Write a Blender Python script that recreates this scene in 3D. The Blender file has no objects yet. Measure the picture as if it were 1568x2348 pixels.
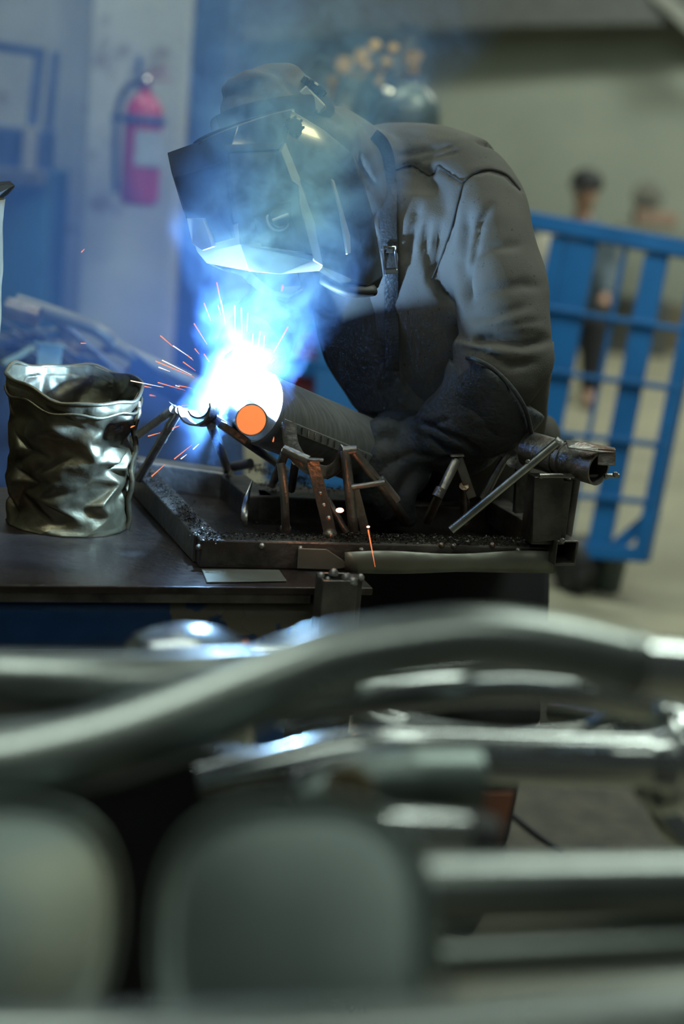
import bpy, bmesh, math, random
import numpy as np
from mathutils import Vector, Matrix, noise

# ------------------------------------------------------------------ camera
FPX = 3600.0
PITCH = math.radians(13.65); ROLL = math.radians(5.3)
CAM = Vector((0, 0, 1.5))
FW = Vector((0, math.cos(PITCH), -math.sin(PITCH)))
_r0 = Vector((1, 0, 0)); _u0 = Vector((0, math.sin(PITCH), math.cos(PITCH)))
RT = _r0 * math.cos(ROLL) + _u0 * math.sin(ROLL)
UP = _u0 * math.cos(ROLL) - _r0 * math.sin(ROLL)
scene = bpy.context.scene
COL = scene.collection
camd = bpy.data.cameras.new('camera')
camd.sensor_fit = 'VERTICAL'; camd.sensor_height = 36.0; camd.lens = FPX / 2348 * 36
camd.clip_start = 0.05; camd.clip_end = 60
camd.dof.use_dof = True; camd.dof.focus_distance = 2.60; camd.dof.aperture_fstop = 1.55
cam = bpy.data.objects.new('camera', camd); COL.objects.link(cam)
M = Matrix((( RT.x, UP.x, -FW.x, CAM.x), (RT.y, UP.y, -FW.y, CAM.y), (RT.z, UP.z, -FW.z, CAM.z), (0, 0, 0, 1)))
cam.matrix_world = M
scene.camera = cam

def P(x, y, d):
    return CAM + d * (FW + (x - 784) / FPX * RT - (y - 1174) / FPX * UP)
def Z(x, y, z):
    D = FW + (x - 784) / FPX * RT - (y - 1174) / FPX * UP
    return CAM + D * ((z - 1.5) / D.z)

# ------------------------------------------------------------------ world, lamps, exposure
scene.view_settings.view_transform = 'Standard'
scene.view_settings.look = 'None'
scene.view_settings.exposure = 0.0
scene.view_settings.gamma = 1.0
scene.cycles.use_denoising = True
scene.cycles.use_adaptive_sampling = True
scene.cycles.adaptive_threshold = 0.06
scene.cycles.adaptive_min_samples = 12
scene.cycles.max_bounces = 4
scene.cycles.diffuse_bounces = 2
scene.cycles.glossy_bounces = 3
scene.cycles.volume_bounces = 0
scene.cycles.transparent_max_bounces = 8
scene.cycles.volume_step_rate = 2.0
scene.cycles.volume_max_steps = 48
scene.cycles.sample_clamp_indirect = 4.0
scene.cycles.caustics_reflective = False
scene.cycles.caustics_refractive = False
w = bpy.data.worlds.new('workshop_ambient'); scene.world = w; w.use_nodes = True
w.node_tree.nodes['Background'].inputs[0].default_value = (0.62, 0.72, 0.66, 1)
w.node_tree.nodes['Background'].inputs[1].default_value = 0.085

def area(name, loc, target, sx, sy, power, col):
    l = bpy.data.lights.new(name, 'AREA'); l.shape = 'RECTANGLE'; l.size = sx; l.size_y = sy
    l.energy = power; l.color = col
    o = bpy.data.objects.new(name, l); COL.objects.link(o)
    o.location = loc
    o.rotation_euler = (Vector(target) - Vector(loc)).to_track_quat('-Z', 'Y').to_euler()
    return o
GREEN = (0.86, 1.0, 0.86)
area('ceiling_lamp', (1.6, 2.6, 4.2), (1.2, 3.0, 0), 1.6, 0.35, 52, GREEN)
area('ceiling_lamp', (-1.4, 1.2, 4.4), (-1.0, 1.6, 0), 1.6, 0.35, 38, GREEN)
area('ceiling_lamp', (0.6, -0.6, 4.2), (0.4, 0.6, 0), 1.6, 0.35, 17, GREEN)
area('ceiling_lamp', (3.5, 9.0, 5.0), (3.0, 11.5, 0.6), 3.0, 0.8, 320, (0.92, 1.0, 0.86))
area('ceiling_lamp', (-1.5, 5.6, 4.8), (-1.5, 7.6, 1.0), 2.5, 0.8, 90, (0.85, 1.0, 0.95))
area('ceiling_lamp', (1.5, 4.4, 4.2), (1.4, 5.6, 0.5), 2.0, 0.5, 70, GREEN)
# the welding arc
ARC = P(533, 902, 2.572)
al = bpy.data.lights.new('welding_arc_light', 'POINT'); al.energy = 115; al.color = (0.27, 0.53, 1.0); al.shadow_soft_size = 0.012
ao = bpy.data.objects.new('welding_arc_light', al); COL.objects.link(ao); ao.location = ARC

el = bpy.data.lights.new('ember_light', 'POINT'); el.energy = .09; el.color = (1.0, .30, .10); el.shadow_soft_size = .006
eo = bpy.data.objects.new('ember_light', el); COL.objects.link(eo); eo.location = P(781, 1188, 2.45)

# ------------------------------------------------------------------ materials
def mat(name, col, rough=0.6, metal=0.0, col2=None, scale=12.0, bump=0.0, bscale=None, rvar=0.1,
        stretch=None, emit=None, estr=0.0, thr=(0.35, 0.65), spec=0.5, coat=0.0, col3=None, scale3=4, thr3=(0.6, 0.66)):
    m = bpy.data.materials.new(name); m.use_nodes = True
    nt = m.node_tree; N = nt.nodes; L = nt.links
    b = N['Principled BSDF']
    b.inputs['Roughness'].default_value = rough; b.inputs['Metallic'].default_value = metal
    b.inputs['Specular IOR Level'].default_value = spec
    b.inputs['Coat Weight'].default_value = coat; b.inputs['Coat Roughness'].default_value = 0.04
    tc = N.new('ShaderNodeTexCoord'); mp = N.new('ShaderNodeMapping'); L.new(tc.outputs['Object'], mp.inputs[0])
    if stretch: mp.inputs['Scale'].default_value = stretch
    n = N.new('ShaderNodeTexNoise'); n.inputs['Scale'].default_value = scale; n.inputs['Detail'].default_value = 6
    L.new(mp.outputs[0], n.inputs['Vector'])
    cr = N.new('ShaderNodeValToRGB'); cr.color_ramp.elements[0].position = thr[0]; cr.color_ramp.elements[1].position = thr[1]
    c2 = col2 or tuple(c * 0.7 for c in col)
    cr.color_ramp.elements[0].color = (*c2, 1); cr.color_ramp.elements[1].color = (*col, 1)
    L.new(n.outputs['Fac'], cr.inputs[0])
    out = cr.outputs[0]
    if col3:
        n3 = N.new('ShaderNodeTexNoise'); n3.inputs['Scale'].default_value = scale3; n3.inputs['Detail'].default_value = 4
        L.new(mp.outputs[0], n3.inputs['Vector'])
        r3 = N.new('ShaderNodeMapRange'); r3.inputs[1].default_value = thr3[0]; r3.inputs[2].default_value = thr3[1]
        L.new(n3.outputs['Fac'], r3.inputs[0])
        mx = N.new('ShaderNodeMix'); mx.data_type = 'RGBA'
        L.new(r3.outputs[0], mx.inputs[0]); L.new(out, mx.inputs[6]); mx.inputs[7].default_value = (*col3, 1)
        out = mx.outputs[2]
    L.new(out, b.inputs['Base Color'])
    mr = N.new('ShaderNodeMapRange'); mr.inputs[3].default_value = max(0.03, rough - rvar); mr.inputs[4].default_value = min(1, rough + rvar)
    L.new(n.outputs['Fac'], mr.inputs[0]); L.new(mr.outputs[0], b.inputs['Roughness'])
    if bump:
        nb = N.new('ShaderNodeTexNoise'); nb.inputs['Scale'].default_value = bscale or scale * 4; nb.inputs['Detail'].default_value = 3
        L.new(mp.outputs[0], nb.inputs['Vector'])
        bp = N.new('ShaderNodeBump'); bp.inputs['Strength'].default_value = bump; bp.inputs['Distance'].default_value = 0.01
        L.new(nb.outputs['Fac'], bp.inputs['Height']); L.new(bp.outputs[0], b.inputs['Normal'])
    if emit:
        b.inputs['Emission Color'].default_value = (*emit, 1); b.inputs['Emission Strength'].default_value = estr
    return m

MAT = {
 'concrete_floor': mat('concrete_floor', (0.29, 0.27, 0.19), 0.7, col2=(0.22, 0.205, 0.15), scale=2.5, bump=0.2, bscale=60),
 'plaster': mat('plaster', (0.235, 0.255, 0.212), 0.9, col2=(0.175, 0.192, 0.163), scale=0.7, bump=0.1),
 'pillar': mat('pillar_plaster', (0.40, 0.44, 0.42), 0.9, col2=(0.28, 0.31, 0.32), scale=2.2, bump=0.1, col3=(0.2, 0.19, 0.17), scale3=5, thr3=(0.62, 0.7)),
 'dark_beam': mat('dark_beam', (0.07, 0.075, 0.07), 0.8),
 'dark_blue_steel': mat('dark_blue_steel', (0.03, 0.06, 0.14), 0.6, col2=(0.015, 0.03, 0.07)),
 'teal': mat('teal_paint', (0.015, 0.10, 0.17), 0.6, col2=(0.01, 0.05, 0.09), scale=5),
 'rack_blue': mat('blue_rack_paint', (0.004, 0.115, 0.34), 0.45, col2=(0.004, 0.09, 0.27), scale=5),
 'red': mat('red_paint', (0.36, 0.015, 0.045), 0.4, col2=(0.26, 0.012, 0.03), scale=6),
 'red_panel': mat('red_panel_paint', (0.30, 0.02, 0.02), 0.6),
 'rubber': mat('black_rubber', (0.02, 0.02, 0.022), 0.6),
 'label': mat('label_paper', (0.34, 0.40, 0.46), 0.7),
 'steel': mat('exhaust_steel', (0.24, 0.26, 0.25), 0.31, 1.0, col2=(0.18, 0.195, 0.19), scale=7, bump=0.03, bscale=90, rvar=0.08),
 'steel_shiny': mat('polished_tube_steel', (0.46, 0.48, 0.48), 0.20, 1.0, col2=(0.33, 0.35, 0.35), scale=6, rvar=0.06),
 'muffler_skin': mat('muffler_sheet', (0.175, 0.21, 0.205), 0.40, 0.9, col2=(0.13, 0.155, 0.145), scale=3.5, rvar=0.08, col3=(0.23, 0.22, 0.15), scale3=3.2, thr3=(0.55, 0.75)),
 'brushed': mat('brushed_steel', (0.46, 0.47, 0.47), 0.42, 0.6, col2=(0.33, 0.34, 0.34), scale=30, stretch=(1, 8, 1), bump=0.06, bscale=120),
 'mild': mat('dark_mild_steel', (0.17, 0.155, 0.145), 0.38, 0.7, col2=(0.06, 0.055, 0.054), scale=14, bump=0.2, bscale=70, col3=(0.10, 0.05, 0.035), scale3=9, thr3=(0.60, 0.75)),
 'mild_grey': mat('scaled_grey_steel', (0.32, 0.305, 0.29), 0.38, 0.8, col2=(0.16, 0.15, 0.145), scale=20, bump=0.2, bscale=90, col3=(0.16, 0.09, 0.06), scale3=14, thr3=(0.58, 0.72)),
 'rod_bright': mat('bright_rod_steel', (0.42, 0.42, 0.40), 0.28, 1.0, col2=(0.22, 0.22, 0.21), scale=20),
 'sheet': mat('thin_sheet_steel', (0.21, 0.215, 0.19), 0.45, 0.5, col2=(0.14, 0.145, 0.125), scale=6, bump=0.1, bscale=20),
 'filings': mat('metal_filings', (0.06, 0.055, 0.05), 0.45, 0.6, col2=(0.02, 0.018, 0.016), scale=200),
 'bucket': mat('crumpled_tin', (0.27, 0.235, 0.15), 0.44, 0.9, col2=(0.09, 0.078, 0.055), scale=7, bump=0.25, bscale=30, col3=(0.12, 0.085, 0.05), scale3=11, thr3=(0.50, 0.68), rvar=0.12),
 'table_steel': mat('worn_table_plate', (0.088, 0.066, 0.058), 0.36, 0.8, col2=(0.042, 0.034, 0.034), scale=5, bump=0.12, bscale=60, rvar=0.14, col3=(0.16, 0.17, 0.19), scale3=8, thr3=(0.58, 0.75)),
 'blue_chipped': mat('chipped_blue_paint', (0.014, 0.065, 0.21), 0.3, 0.0, col2=(0.008, 0.035, 0.12), scale=6, stretch=(1, 1, 1), col3=(0.13, 0.115, 0.09), scale3=6.5, thr3=(0.535, 0.55)),
 'sweat': mat('grey_sweatshirt', (0.125, 0.118, 0.108), 0.95, col2=(0.098, 0.093, 0.086), scale=9, bump=0.15, bscale=420, spec=0.15, col3=(0.06, 0.055, 0.05), scale3=140, thr3=(0.66, 0.74)),
 'seam': mat('seam_thread', (0.07, 0.068, 0.064), 0.95, spec=0.1),
 'cap': mat('grey_cap_cloth', (0.125, 0.12, 0.115), 0.95, col2=(0.09, 0.088, 0.085), scale=15, bump=0.1, bscale=300, spec=0.15),
 'cap_dark': mat('dark_cap_trim', (0.03, 0.032, 0.04), 0.9),
 'apron': mat('suede_apron', (0.092, 0.088, 0.074), 0.85, col2=(0.055, 0.053, 0.046), scale=6, bump=0.15, bscale=160, spec=0.2, col3=(0.12, 0.11, 0.09), scale3=5, thr3=(0.55, 0.8)),
 'leather': mat('black_leather', (0.022, 0.023, 0.025), 0.55, bump=0.25, bscale=200, scale=30),
 'glove': mat('dark_leather_glove', (0.060, 0.066, 0.074), 0.65, col2=(0.030, 0.034, 0.040), scale=11, bump=0.25, bscale=120, col3=(0.09, 0.088, 0.084), scale3=9, thr3=(0.60, 0.8), spec=0.4),
 'trousers': mat('black_trousers', (0.012, 0.013, 0.016), 0.9),
 'skin': mat('skin', (0.42, 0.25, 0.18), 0.55),
 'helmet': mat('glossy_black_shell', (0.030, 0.032, 0.030), 0.20, 0.0, col2=(0.024, 0.026, 0.025), scale=8, spec=0.6, coat=0.35, bump=0.01, bscale=500, rvar=0.05),
 'helmet_trim_and_glare': mat('satin_trim_and_glare', (0.42, 0.43, 0.43), 0.38, 0.5, scale=8),
 'plastic': mat('black_plastic', (0.012, 0.013, 0.017), 0.35),
 'chrome': mat('chrome', (0.75, 0.76, 0.75), 0.12, 1.0),
 'orange': mat('self_lit_orange_plug', (0.95, 0.24, 0.06), 0.45, col2=(0.85, 0.17, 0.04), scale=25, emit=(1.0, 0.27, 0.08), estr=0.85),  # plastic plug; emission paints in its brightness
 'cylinder_green': mat('grey_green_cylinder', (0.09, 0.12, 0.11), 0.3, 0.2, col2=(0.07, 0.09, 0.085)),
 'brass': mat('yellow_brass', (0.50, 0.30, 0.05), 0.4, 0.3, col2=(0.38, 0.22, 0.04)),
 'rust': mat('rusty_orange', (0.20, 0.07, 0.035), 0.8, col2=(0.12, 0.045, 0.025), scale=12),
 'shirt_blue': mat('blue_grey_shirt', (0.08, 0.11, 0.14), 0.9),
 'sack': mat('pale_sack', (0.42, 0.38, 0.30), 0.9),
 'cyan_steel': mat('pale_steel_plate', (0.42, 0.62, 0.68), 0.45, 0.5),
 'drip': mat('yellow_brown_cloth', (0.15, 0.12, 0.07), 0.9),
}
def emat(name, col, s):
    m = bpy.data.materials.new(name); m.use_nodes = True
    nt = m.node_tree; nt.nodes.clear()
    e = nt.nodes.new('ShaderNodeEmission'); e.inputs[0].default_value = (*col, 1); e.inputs[1].default_value = s
    o = nt.nodes.new('ShaderNodeOutputMaterial'); nt.links.new(e.outputs[0], o.inputs[0])
    m.cycles.emission_sampling = 'NONE'
    return m
MAT['spark_white'] = emat('white_hot_spark', (1.0, 0.80, 0.60), 2.6)
MAT['spark_orange'] = emat('orange_hot_spark', (1.0, 0.23, 0.08), 2.0)
MAT['arc'] = emat('arc_plasma', (0.75, 0.88, 1.0), 60)
MAT['ember'] = emat('ember_pink', (1.0, 0.42, 0.30), 5)

# ------------------------------------------------------------------ mesh helpers
def mesh(name, verts, faces, m, parent=None, smooth=True):
    me = bpy.data.meshes.new(name)
    me.from_pydata([tuple(v) for v in verts], [], faces)
    me.materials.append(MAT[m] if isinstance(m, str) else m)
    bm = bmesh.new(); bm.from_mesh(me); bmesh.ops.recalc_face_normals(bm, faces=bm.faces); bm.to_mesh(me); bm.free()
    if smooth: me.polygons.foreach_set('use_smooth', [True] * len(me.polygons))
    me.update()
    o = bpy.data.objects.new(name, me); COL.objects.link(o)
    if parent is not None: o.parent = parent; o.matrix_parent_inverse = parent.matrix_world.inverted()
    return o
def empty(name, loc):
    o = bpy.data.objects.new(name, None); COL.objects.link(o); o.location = loc
    o.matrix_world = Matrix.Translation(Vector(loc)); o.empty_display_size = 0.05
    return o
def tag(o, label=None, cat=None, group=None, kind=None):
    if label: o['label'] = label
    if cat: o['category'] = cat
    if group: o['group'] = group
    if kind: o['kind'] = kind
    return o
def thing(name, loc, label, cat, group=None):
    return tag(empty(name, loc), label, cat, group)
def bevel(o, w=0.002, seg=2, ang=40):
    b = o.modifiers.new('bevel', 'BEVEL'); b.width = w; b.segments = seg; b.limit_method = 'ANGLE'; b.angle_limit = math.radians(ang)
    return o
def smooth_path(pts, n=8):
    pts = [Vector(p) for p in pts]
    if len(pts) < 3: return pts
    out = []
    for i in range(len(pts) - 1):
        p0 = pts[max(i - 1, 0)]; p1 = pts[i]; p2 = pts[i + 1]; p3 = pts[min(i + 2, len(pts) - 1)]
        for k in range(n):
            t = k / n
            out.append(0.5 * ((2 * p1) + (p2 - p0) * t + (2 * p0 - 5 * p1 + 4 * p2 - p3) * t * t + (3 * p1 - p0 - 3 * p2 + p3) * t ** 3))
    out.append(pts[-1]); return out
def interp(vals, n_out):
    return list(np.interp(np.linspace(0, len(vals) - 1, n_out), range(len(vals)), vals))
def frames(pts, up=None):
    T = []
    for i in range(len(pts)):
        a = pts[max(i - 1, 0)]; b = pts[min(i + 1, len(pts) - 1)]
        T.append((b - a).normalized())
    ref = Vector(up) if up is not None else (Vector((0, 0, 1)) if abs(T[0].z) < 0.9 else Vector((0, 1, 0)))
    X = ref.cross(T[0]).normalized(); out = []
    for t in T:
        X = (X - t * X.dot(t)).normalized(); Y = t.cross(X); out.append((X, Y, t))
    return out
def tube_data(pts, rad, n=16, hollow=0.0, sm=0, caps=True, ry=None, up=None, sq=0):
    """closed tube along pts; hollow = wall thickness (open ends)"""
    if sm:
        k = len(pts); pts = smooth_path(pts, sm)
        if hasattr(rad, '__len__'): rad = interp(rad, len(pts))
        if ry is not None and hasattr(ry, '__len__'): ry = interp(ry, len(pts))
    pts = [Vector(p) for p in pts]
    if not hasattr(rad, '__len__'): rad = [rad] * len(pts)
    if ry is None: ry = rad
    if not hasattr(ry, '__len__'): ry = [ry] * len(pts)
    fr = frames(pts, up); V = []; Fc = []
    def ring(p, X, Y, a, b):
        for j in range(n):
            th = 2 * math.pi * j / n; c, s = math.cos(th), math.sin(th)
            if sq:
                c = math.copysign(abs(c) ** sq, c); s = math.copysign(abs(s) ** sq, s)
            V.append(p + X * (a * c) + Y * (b * s))
    for p, (X, Y, t), a, b in zip(pts, fr, rad, ry): ring(p, X, Y, a, b)
    m = len(pts)
    def bridge(a, b):
        for j in range(n):
            j2 = (j + 1) % n; Fc.append((a * n + j, a * n + j2, b * n + j2, b * n + j))
    for i in range(m - 1): bridge(i, i + 1)
    if hollow:
        for p, (X, Y, t), a, b in zip(pts, fr, rad, ry): ring(p, X, Y, a - hollow, b - hollow)
        for i in range(m - 1): bridge(m + i, m + i + 1)
        bridge(0, m); bridge(m - 1, 2 * m - 1)
    elif caps:
        Fc.append(tuple(range(n))); Fc.append(tuple(range((m - 1) * n, m * n)))
    return V, Fc
def tube(name, pts, rad, m, parent=None, **k):
    sm_flag = k.pop('smooth', True)
    V, Fc = tube_data(pts, rad, **k)
    o = mesh(name, V, Fc, m, parent, smooth=sm_flag)
    try: 
        md = o.modifiers.new('edge', 'EDGE_SPLIT'); md.split_angle = math.radians(50)
    except Exception: pass
    return o
def box_data(c, X, Y, Zv, sx, sy, sz):
    V = []
    for a in (-1, 1):
        for b in (-1, 1):
            for e in (-1, 1): V.append(c + X * (a * sx / 2) + Y * (b * sy / 2) + Zv * (e * sz / 2))
    F = [(0, 1, 3, 2), (4, 6, 7, 5), (0, 4, 5, 1), (2, 3, 7, 6), (0, 2, 6, 4), (1, 5, 7, 3)]
    return V, F
def box(name, c, size, m, parent=None, rz=0.0, bw=0.0, axes=None):
    if axes: X, Y, Zv = axes
    else:
        X = Vector((math.cos(rz), math.sin(rz), 0)); Y = Vector((-math.sin(rz), math.cos(rz), 0)); Zv = Vector((0, 0, 1))
    V, F = box_data(Vector(c), X, Y, Zv, *size)
    o = mesh(name, V, F, m, parent, smooth=False)
    if bw: bevel(o, bw)
    return o
def bar(name, a, b, wd, th, m, parent=None, up=(0, 0, 1), bw=0.0015, hollow=0.0):
    """rectangular bar from a to b: wd across, th along up; hollow = wall thickness, open both ends"""
    a = Vector(a); b = Vector(b); t = (b - a).normalized(); Y = Vector(up); Y = (Y - t * Y.dot(t)).normalized(); X = Y.cross(t)
    if hollow:
        V = []
        for p in (a, b):
            for q in (0, hollow):
                for s1, s2 in ((-1, -1), (1, -1), (1, 1), (-1, 1)):
                    V.append(p + X * (s1 * (wd / 2 - q)) + Y * (s2 * (th / 2 - q)))
        F = []
        for j in range(4):
            k = (j + 1) % 4
            F += [(j, k, 8 + k, 8 + j), (4 + j, 4 + k, 12 + k, 12 + j), (j, k, 4 + k, 4 + j), (8 + j, 8 + k, 12 + k, 12 + j)]
        o = mesh(name, V, F, m, parent, smooth=False)
    else:
        V, F = box_data((a + b) / 2, X, Y, t, wd, th, (b - a).length)
        o = mesh(name, V, F, m, parent, smooth=False)
    if bw: bevel(o, bw)
    return o
def lathe(name, base, axis, prof, m, parent=None, n=32, ry=1.0, side=None, smooth=True):
    """prof: (radius, height) pairs along axis"""
    t = Vector(axis).normalized()
    ref = Vector(side) if side is not None else (Vector((0, 0, 1)) if abs(t.z) < 0.9 else Vector((1, 0, 0)))
    X = (ref - t * ref.dot(t)).normalized(); Y = t.cross(X); V = []; Fc = []
    for r, h in prof:
        for j in range(n):
            th = 2 * math.pi * j / n
            V.append(Vector(base) + t * h + X * (r * math.cos(th)) + Y * (r * ry * math.sin(th)))
    for i in range(len(prof) - 1):
        for j in range(n):
            k = (j + 1) % n; Fc.append((i * n + j, i * n + k, (i + 1) * n + k, (i + 1) * n + j))
    Fc.append(tuple(range(n))); Fc.append(tuple(range((len(prof) - 1) * n, len(prof) * n)))
    o = mesh(name, V, Fc, m, parent, smooth=smooth)
    md = o.modifiers.new('edge', 'EDGE_SPLIT'); md.split_angle = math.radians(38)
    return o
def rnd(a, b): return random.uniform(a, b)
random.seed(7)
def px(v):
    """pixel of a world point, only used to lay out cloth creases on the built body"""
    q = v - CAM; d = q.dot(FW)
    return 784 + FPX * q.dot(RT) / d, 1174 - FPX * q.dot(UP) / d, d

# ------------------------------------------------------------------ setting
def structure(o): o['kind'] = 'structure'; return o
structure(box('floor', (0, 6.5, -0.05), (16, 17, 0.1), 'concrete_floor'))
structure(box('wall_back', (0.5, 13.1, 3.0), (15, 0.3, 6.0), 'plaster'))
structure(box('wall_left', (-5.5, 6.5, 3.0), (0.2, 13, 6.0), 'plaster'))
# dark roof beam above the back wall and the slanted brace in the corner
a = P(560, 12, 11.7); b = P(1700, 0, 11.9)
structure(bar('trim_1', a + (a - b) * 0.9, b + (b - a) * 0.3, 0.12, 0.34, 'dark_beam'))
structure(bar('trim_2', P(945, -100, 11.9), P(925, 260, 11.9), 0.12, 0.10, 'dark_beam'))
structure(bar('trim_3', P(1500, -20, 11.8), P(1640, 110, 11.8), 0.10, 0.10, 'sheet'))
# plastered pillar with the extinguisher, and its neighbours
def vert(px_, py_, d, z0, z1):
    p = P(px_, py_, d); return Vector((p.x, p.y, z0)), Vector((p.x, p.y, z1))
a, b = vert(315, 300, 6.35, 0.0, 4.5); structure(bar('trim_4', a, b, 0.36, 0.30, 'pillar', up=(0, 1, 0), bw=0.01))
a, b = vert(165, 300, 6.6, 0.0, 4.5); structure(bar('trim_5', a, b, 0.20, 0.26, 'pillar', up=(0, 1, 0), bw=0.01))
a, b = vert(478, 300, 6.9, 0.0, 4.5); structure(bar('trim_6', a, b, 0.15, 0.30, 'dark_blue_steel', up=(0, 1, 0), bw=0.01))
a, b = vert(540, 60, 7.4, 0.0, 4.5); structure(tube('trim_7', [a, b], 0.035, 'dark_blue_steel'))
# partition left of the pillar
pa = P(30, 200, 8.6)
structure(box('wall_side', (pa.x - 0.6, pa.y, 2.2), (2.0, 0.15, 4.4), 'pillar', rz=0.05))

# dark framed press left of the pillar
pr = thing('steel_frame_press', Vector((P(40, 560, 6.0).x, P(40, 560, 6.0).y, 0)), 'dark upright steel frame with slate-blue hood beside the pillar', 'machine')
d = 6.05
bar('crossbar', P(-60, 98, d), P(100, 122, d), 0.04, 0.035, 'dark_blue_steel', pr)
bar('post', P(92, 112, d), P(72, 300, d), 0.035, 0.035, 'dark_blue_steel', pr, up=(0, 1, 0))
bar('post', P(128, 120, d + .1), P(108, 330, d + .1), 0.03, 0.03, 'dark_blue_steel', pr, up=(0, 1, 0))
bar('hood', P(-60, 335, d), P(112, 352, d), 0.25, 0.17, 'dark_blue_steel', pr, bw=0.01)
bar('shelf', P(-60, 398, d - .1), P(104, 408, d - .1), 0.22, 0.06, 'dark_beam', pr, bw=0.01)
bar('post', P(72, 290, d - .15), P(64, 420, d - .15), 0.05, 0.03, 'sheet', pr, up=(0, 1, 0))
q0 = P(100, 600, d); q1 = P(-40, 600, d)
cab = thing('blue_cabinet', Vector((q0.x - .18, q0.y, 0)), 'teal blue steel cabinet standing under the dark hood at left', 'cabinet')
ctr = Vector((P(38, 600, d).x - 0.10, P(38, 600, d).y + .2, 0.62))
box('body', ctr, (0.42, 0.4, 1.24), 'teal', cab, bw=0.008)
for k in (-1, 1):
    box('door', ctr + Vector((k * 0.105, -0.208, 0.0)), (0.20, 0.016, 1.18), 'teal', cab, bw=0.004)

# fire extinguisher on the pillar
e0 = P(318, 470, 6.02); e1 = e0 + Vector((0, 0, 0.44))
fe = thing('fire_extinguisher', e0, 'red fire extinguisher with pale label and black hose held in bracket on pillar', 'extinguisher')
body = lathe('tank', e0, (0, 0, 1), [(0.060, 0), (0.070, 0.012), (0.074, 0.03), (0.074, 0.33), (0.066, 0.37), (0.045, 0.40), (0.022, 0.415), (0.022, 0.44)], 'red', fe)
lathe('label', e0 + Vector((0.012, -0.008, 0.15)), (0, 0, 1), [(0.0705, 0), (0.0705, 0.13)], 'label', fe)
lathe('valve', e1, (0, 0, 1), [(0.018, 0), (0.022, 0.02), (0.015, 0.035)], 'chrome', fe, n=16)
bar('handle', e1 + Vector((-0.01, 0, 0.035)), e1 + Vector((0.085, -0.02, 0.075)), 0.02, 0.008, 'red', fe)
bar('handle', e1 + Vector((-0.01, 0, 0.025)), e1 + Vector((0.095, -0.02, 0.035)), 0.02, 0.008, 'red', fe)
lathe('bracket_ring', e0 + Vector((0, 0, 0.305)), (0, 0, 1), [(0.078, 0), (0.080, 0.004), (0.080, 0.024), (0.078, 0.028)], 'dark_blue_steel', fe)
bar('bracket_arm', e0 + Vector((-0.13, 0.05, 0.318)), e0 + Vector((0.09, -0.07, 0.312)), 0.012, 0.022, 'dark_blue_steel', fe)
tube('hose', [e1 + Vector((0, 0, 0.02)), e1 + Vector((-0.06, -0.02, 0.0)), e1 + Vector((-0.095, -0.03, -0.09)), e1 + Vector((-0.095, -0.03, -0.28)), e1 + Vector((-0.088, -0.02, -0.40))], 0.012, 'rubber', fe, sm=6)
hk = bar('wall_hook', P(318, 205, 6.12), P(320, 128, 6.12), 0.022, 0.012, 'dark_blue_steel', fe, up=(0, 1, 0))
tag(tube('wall_cable_clip', [P(338, 8, 6.12), P(341, 18, 6.10), P(344, 28, 6.12)], 0.012, 'label'), 'small pale clip high on the plastered pillar', 'clip')

# small shelf with tool box, seen between cap and pillar
sb = box('tool_case', P(460, 115, 7.0), (0.20, 0.12, 0.13), 'dark_blue_steel', bw=0.01, rz=0.0)
tag(sb, 'small dark case fixed high beside the dark blue post', 'case')
structure(bar('trim_8', P(660, 175, 8.8), P(830, 212, 8.8), 0.05, 0.06, 'dark_beam'))

# gas cylinders with regulators
def gas_cylinder(cx, top, d, r, m, label, gauge):
    p = P(cx, top, d); h = p.z
    base = Vector((p.x, p.y, 0))
    t = thing('gas_cylinder', base, label, 'gas cylinder', 'gas cylinders behind the welder')
    lathe('tank', base, (0, 0, 1), [(r * .96, 0), (r, .03), (r, h - r * 1.0), (r * .94, h - r * .62), (r * .75, h - r * .3), (r * .42, h - r * .06), (r * .28, h)], m, t)
    lathe('neck_ring', base + Vector((0, 0, h)), (0, 0, 1), [(0.034, -0.01), (0.034, 0.03)], 'chrome', t, n=16)
    lathe('valve', base + Vector((0, 0, h + .03)), (0, 0, 1), [(0.018, 0), (0.018, 0.05), (0.03, 0.052), (0.03, 0.075)], 'brass', t, n=12)
    if gauge:
        c = base + Vector((-0.05, -0.04, h + .05))
        bar('regulator', base + Vector((0.02, 0, h + .05)), c + Vector((-0.08, -0.02, 0)), 0.03, 0.03, 'brass', t)
        for dx, dz in ((-0.02, 0.055), (-0.085, 0.02)):
            lathe('gauge', c + Vector((dx, -0.03, dz)), (0, -1, 0.1), [(0.030, 0), (0.032, 0.02), (0.028, 0.026)], 'brass', t, n=20)
        tube('hose', [c + Vector((-0.08, -0.02, 0)), c + Vector((-0.11, -0.04, -0.1)), c + Vector((-0.06, -0.06, -0.3)), c + Vector((-0.1, -0.05, -0.6))], 0.011, 'rubber', t, sm=6)
    return t
gas_cylinder(943, 190, 5.5, 0.115, 'cylinder_green', 'shiny grey-green gas cylinder with yellow valve behind the worker, nearest one', False)
gas_cylinder(868, 205, 5.9, 0.105, 'rubber', 'darker gas cylinder left of the shiny one, with two yellow gauges', True)
gas_cylinder(762, 240, 6.3, 0.11, 'muffler_skin', 'pale grey gas cylinder just right of the cap', False)
vp = thing('hose_bundle', P(890, 160, 5.6), 'black hoses and yellow fittings tangled on top of the cylinders', 'hoses')
for k in range(6):
    x0 = 850 + k * 12; tube('hose', [P(x0, 130 + 8 * (k % 2), 5.6), P(x0 + rnd(-15, 15), 175, 5.5), P(x0 - 20 + rnd(-20, 20), 250, 5.55), P(850 + rnd(-20, 30), 340, 5.6)], 0.012, 'rubber', vp, sm=6, n=8)
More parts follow.
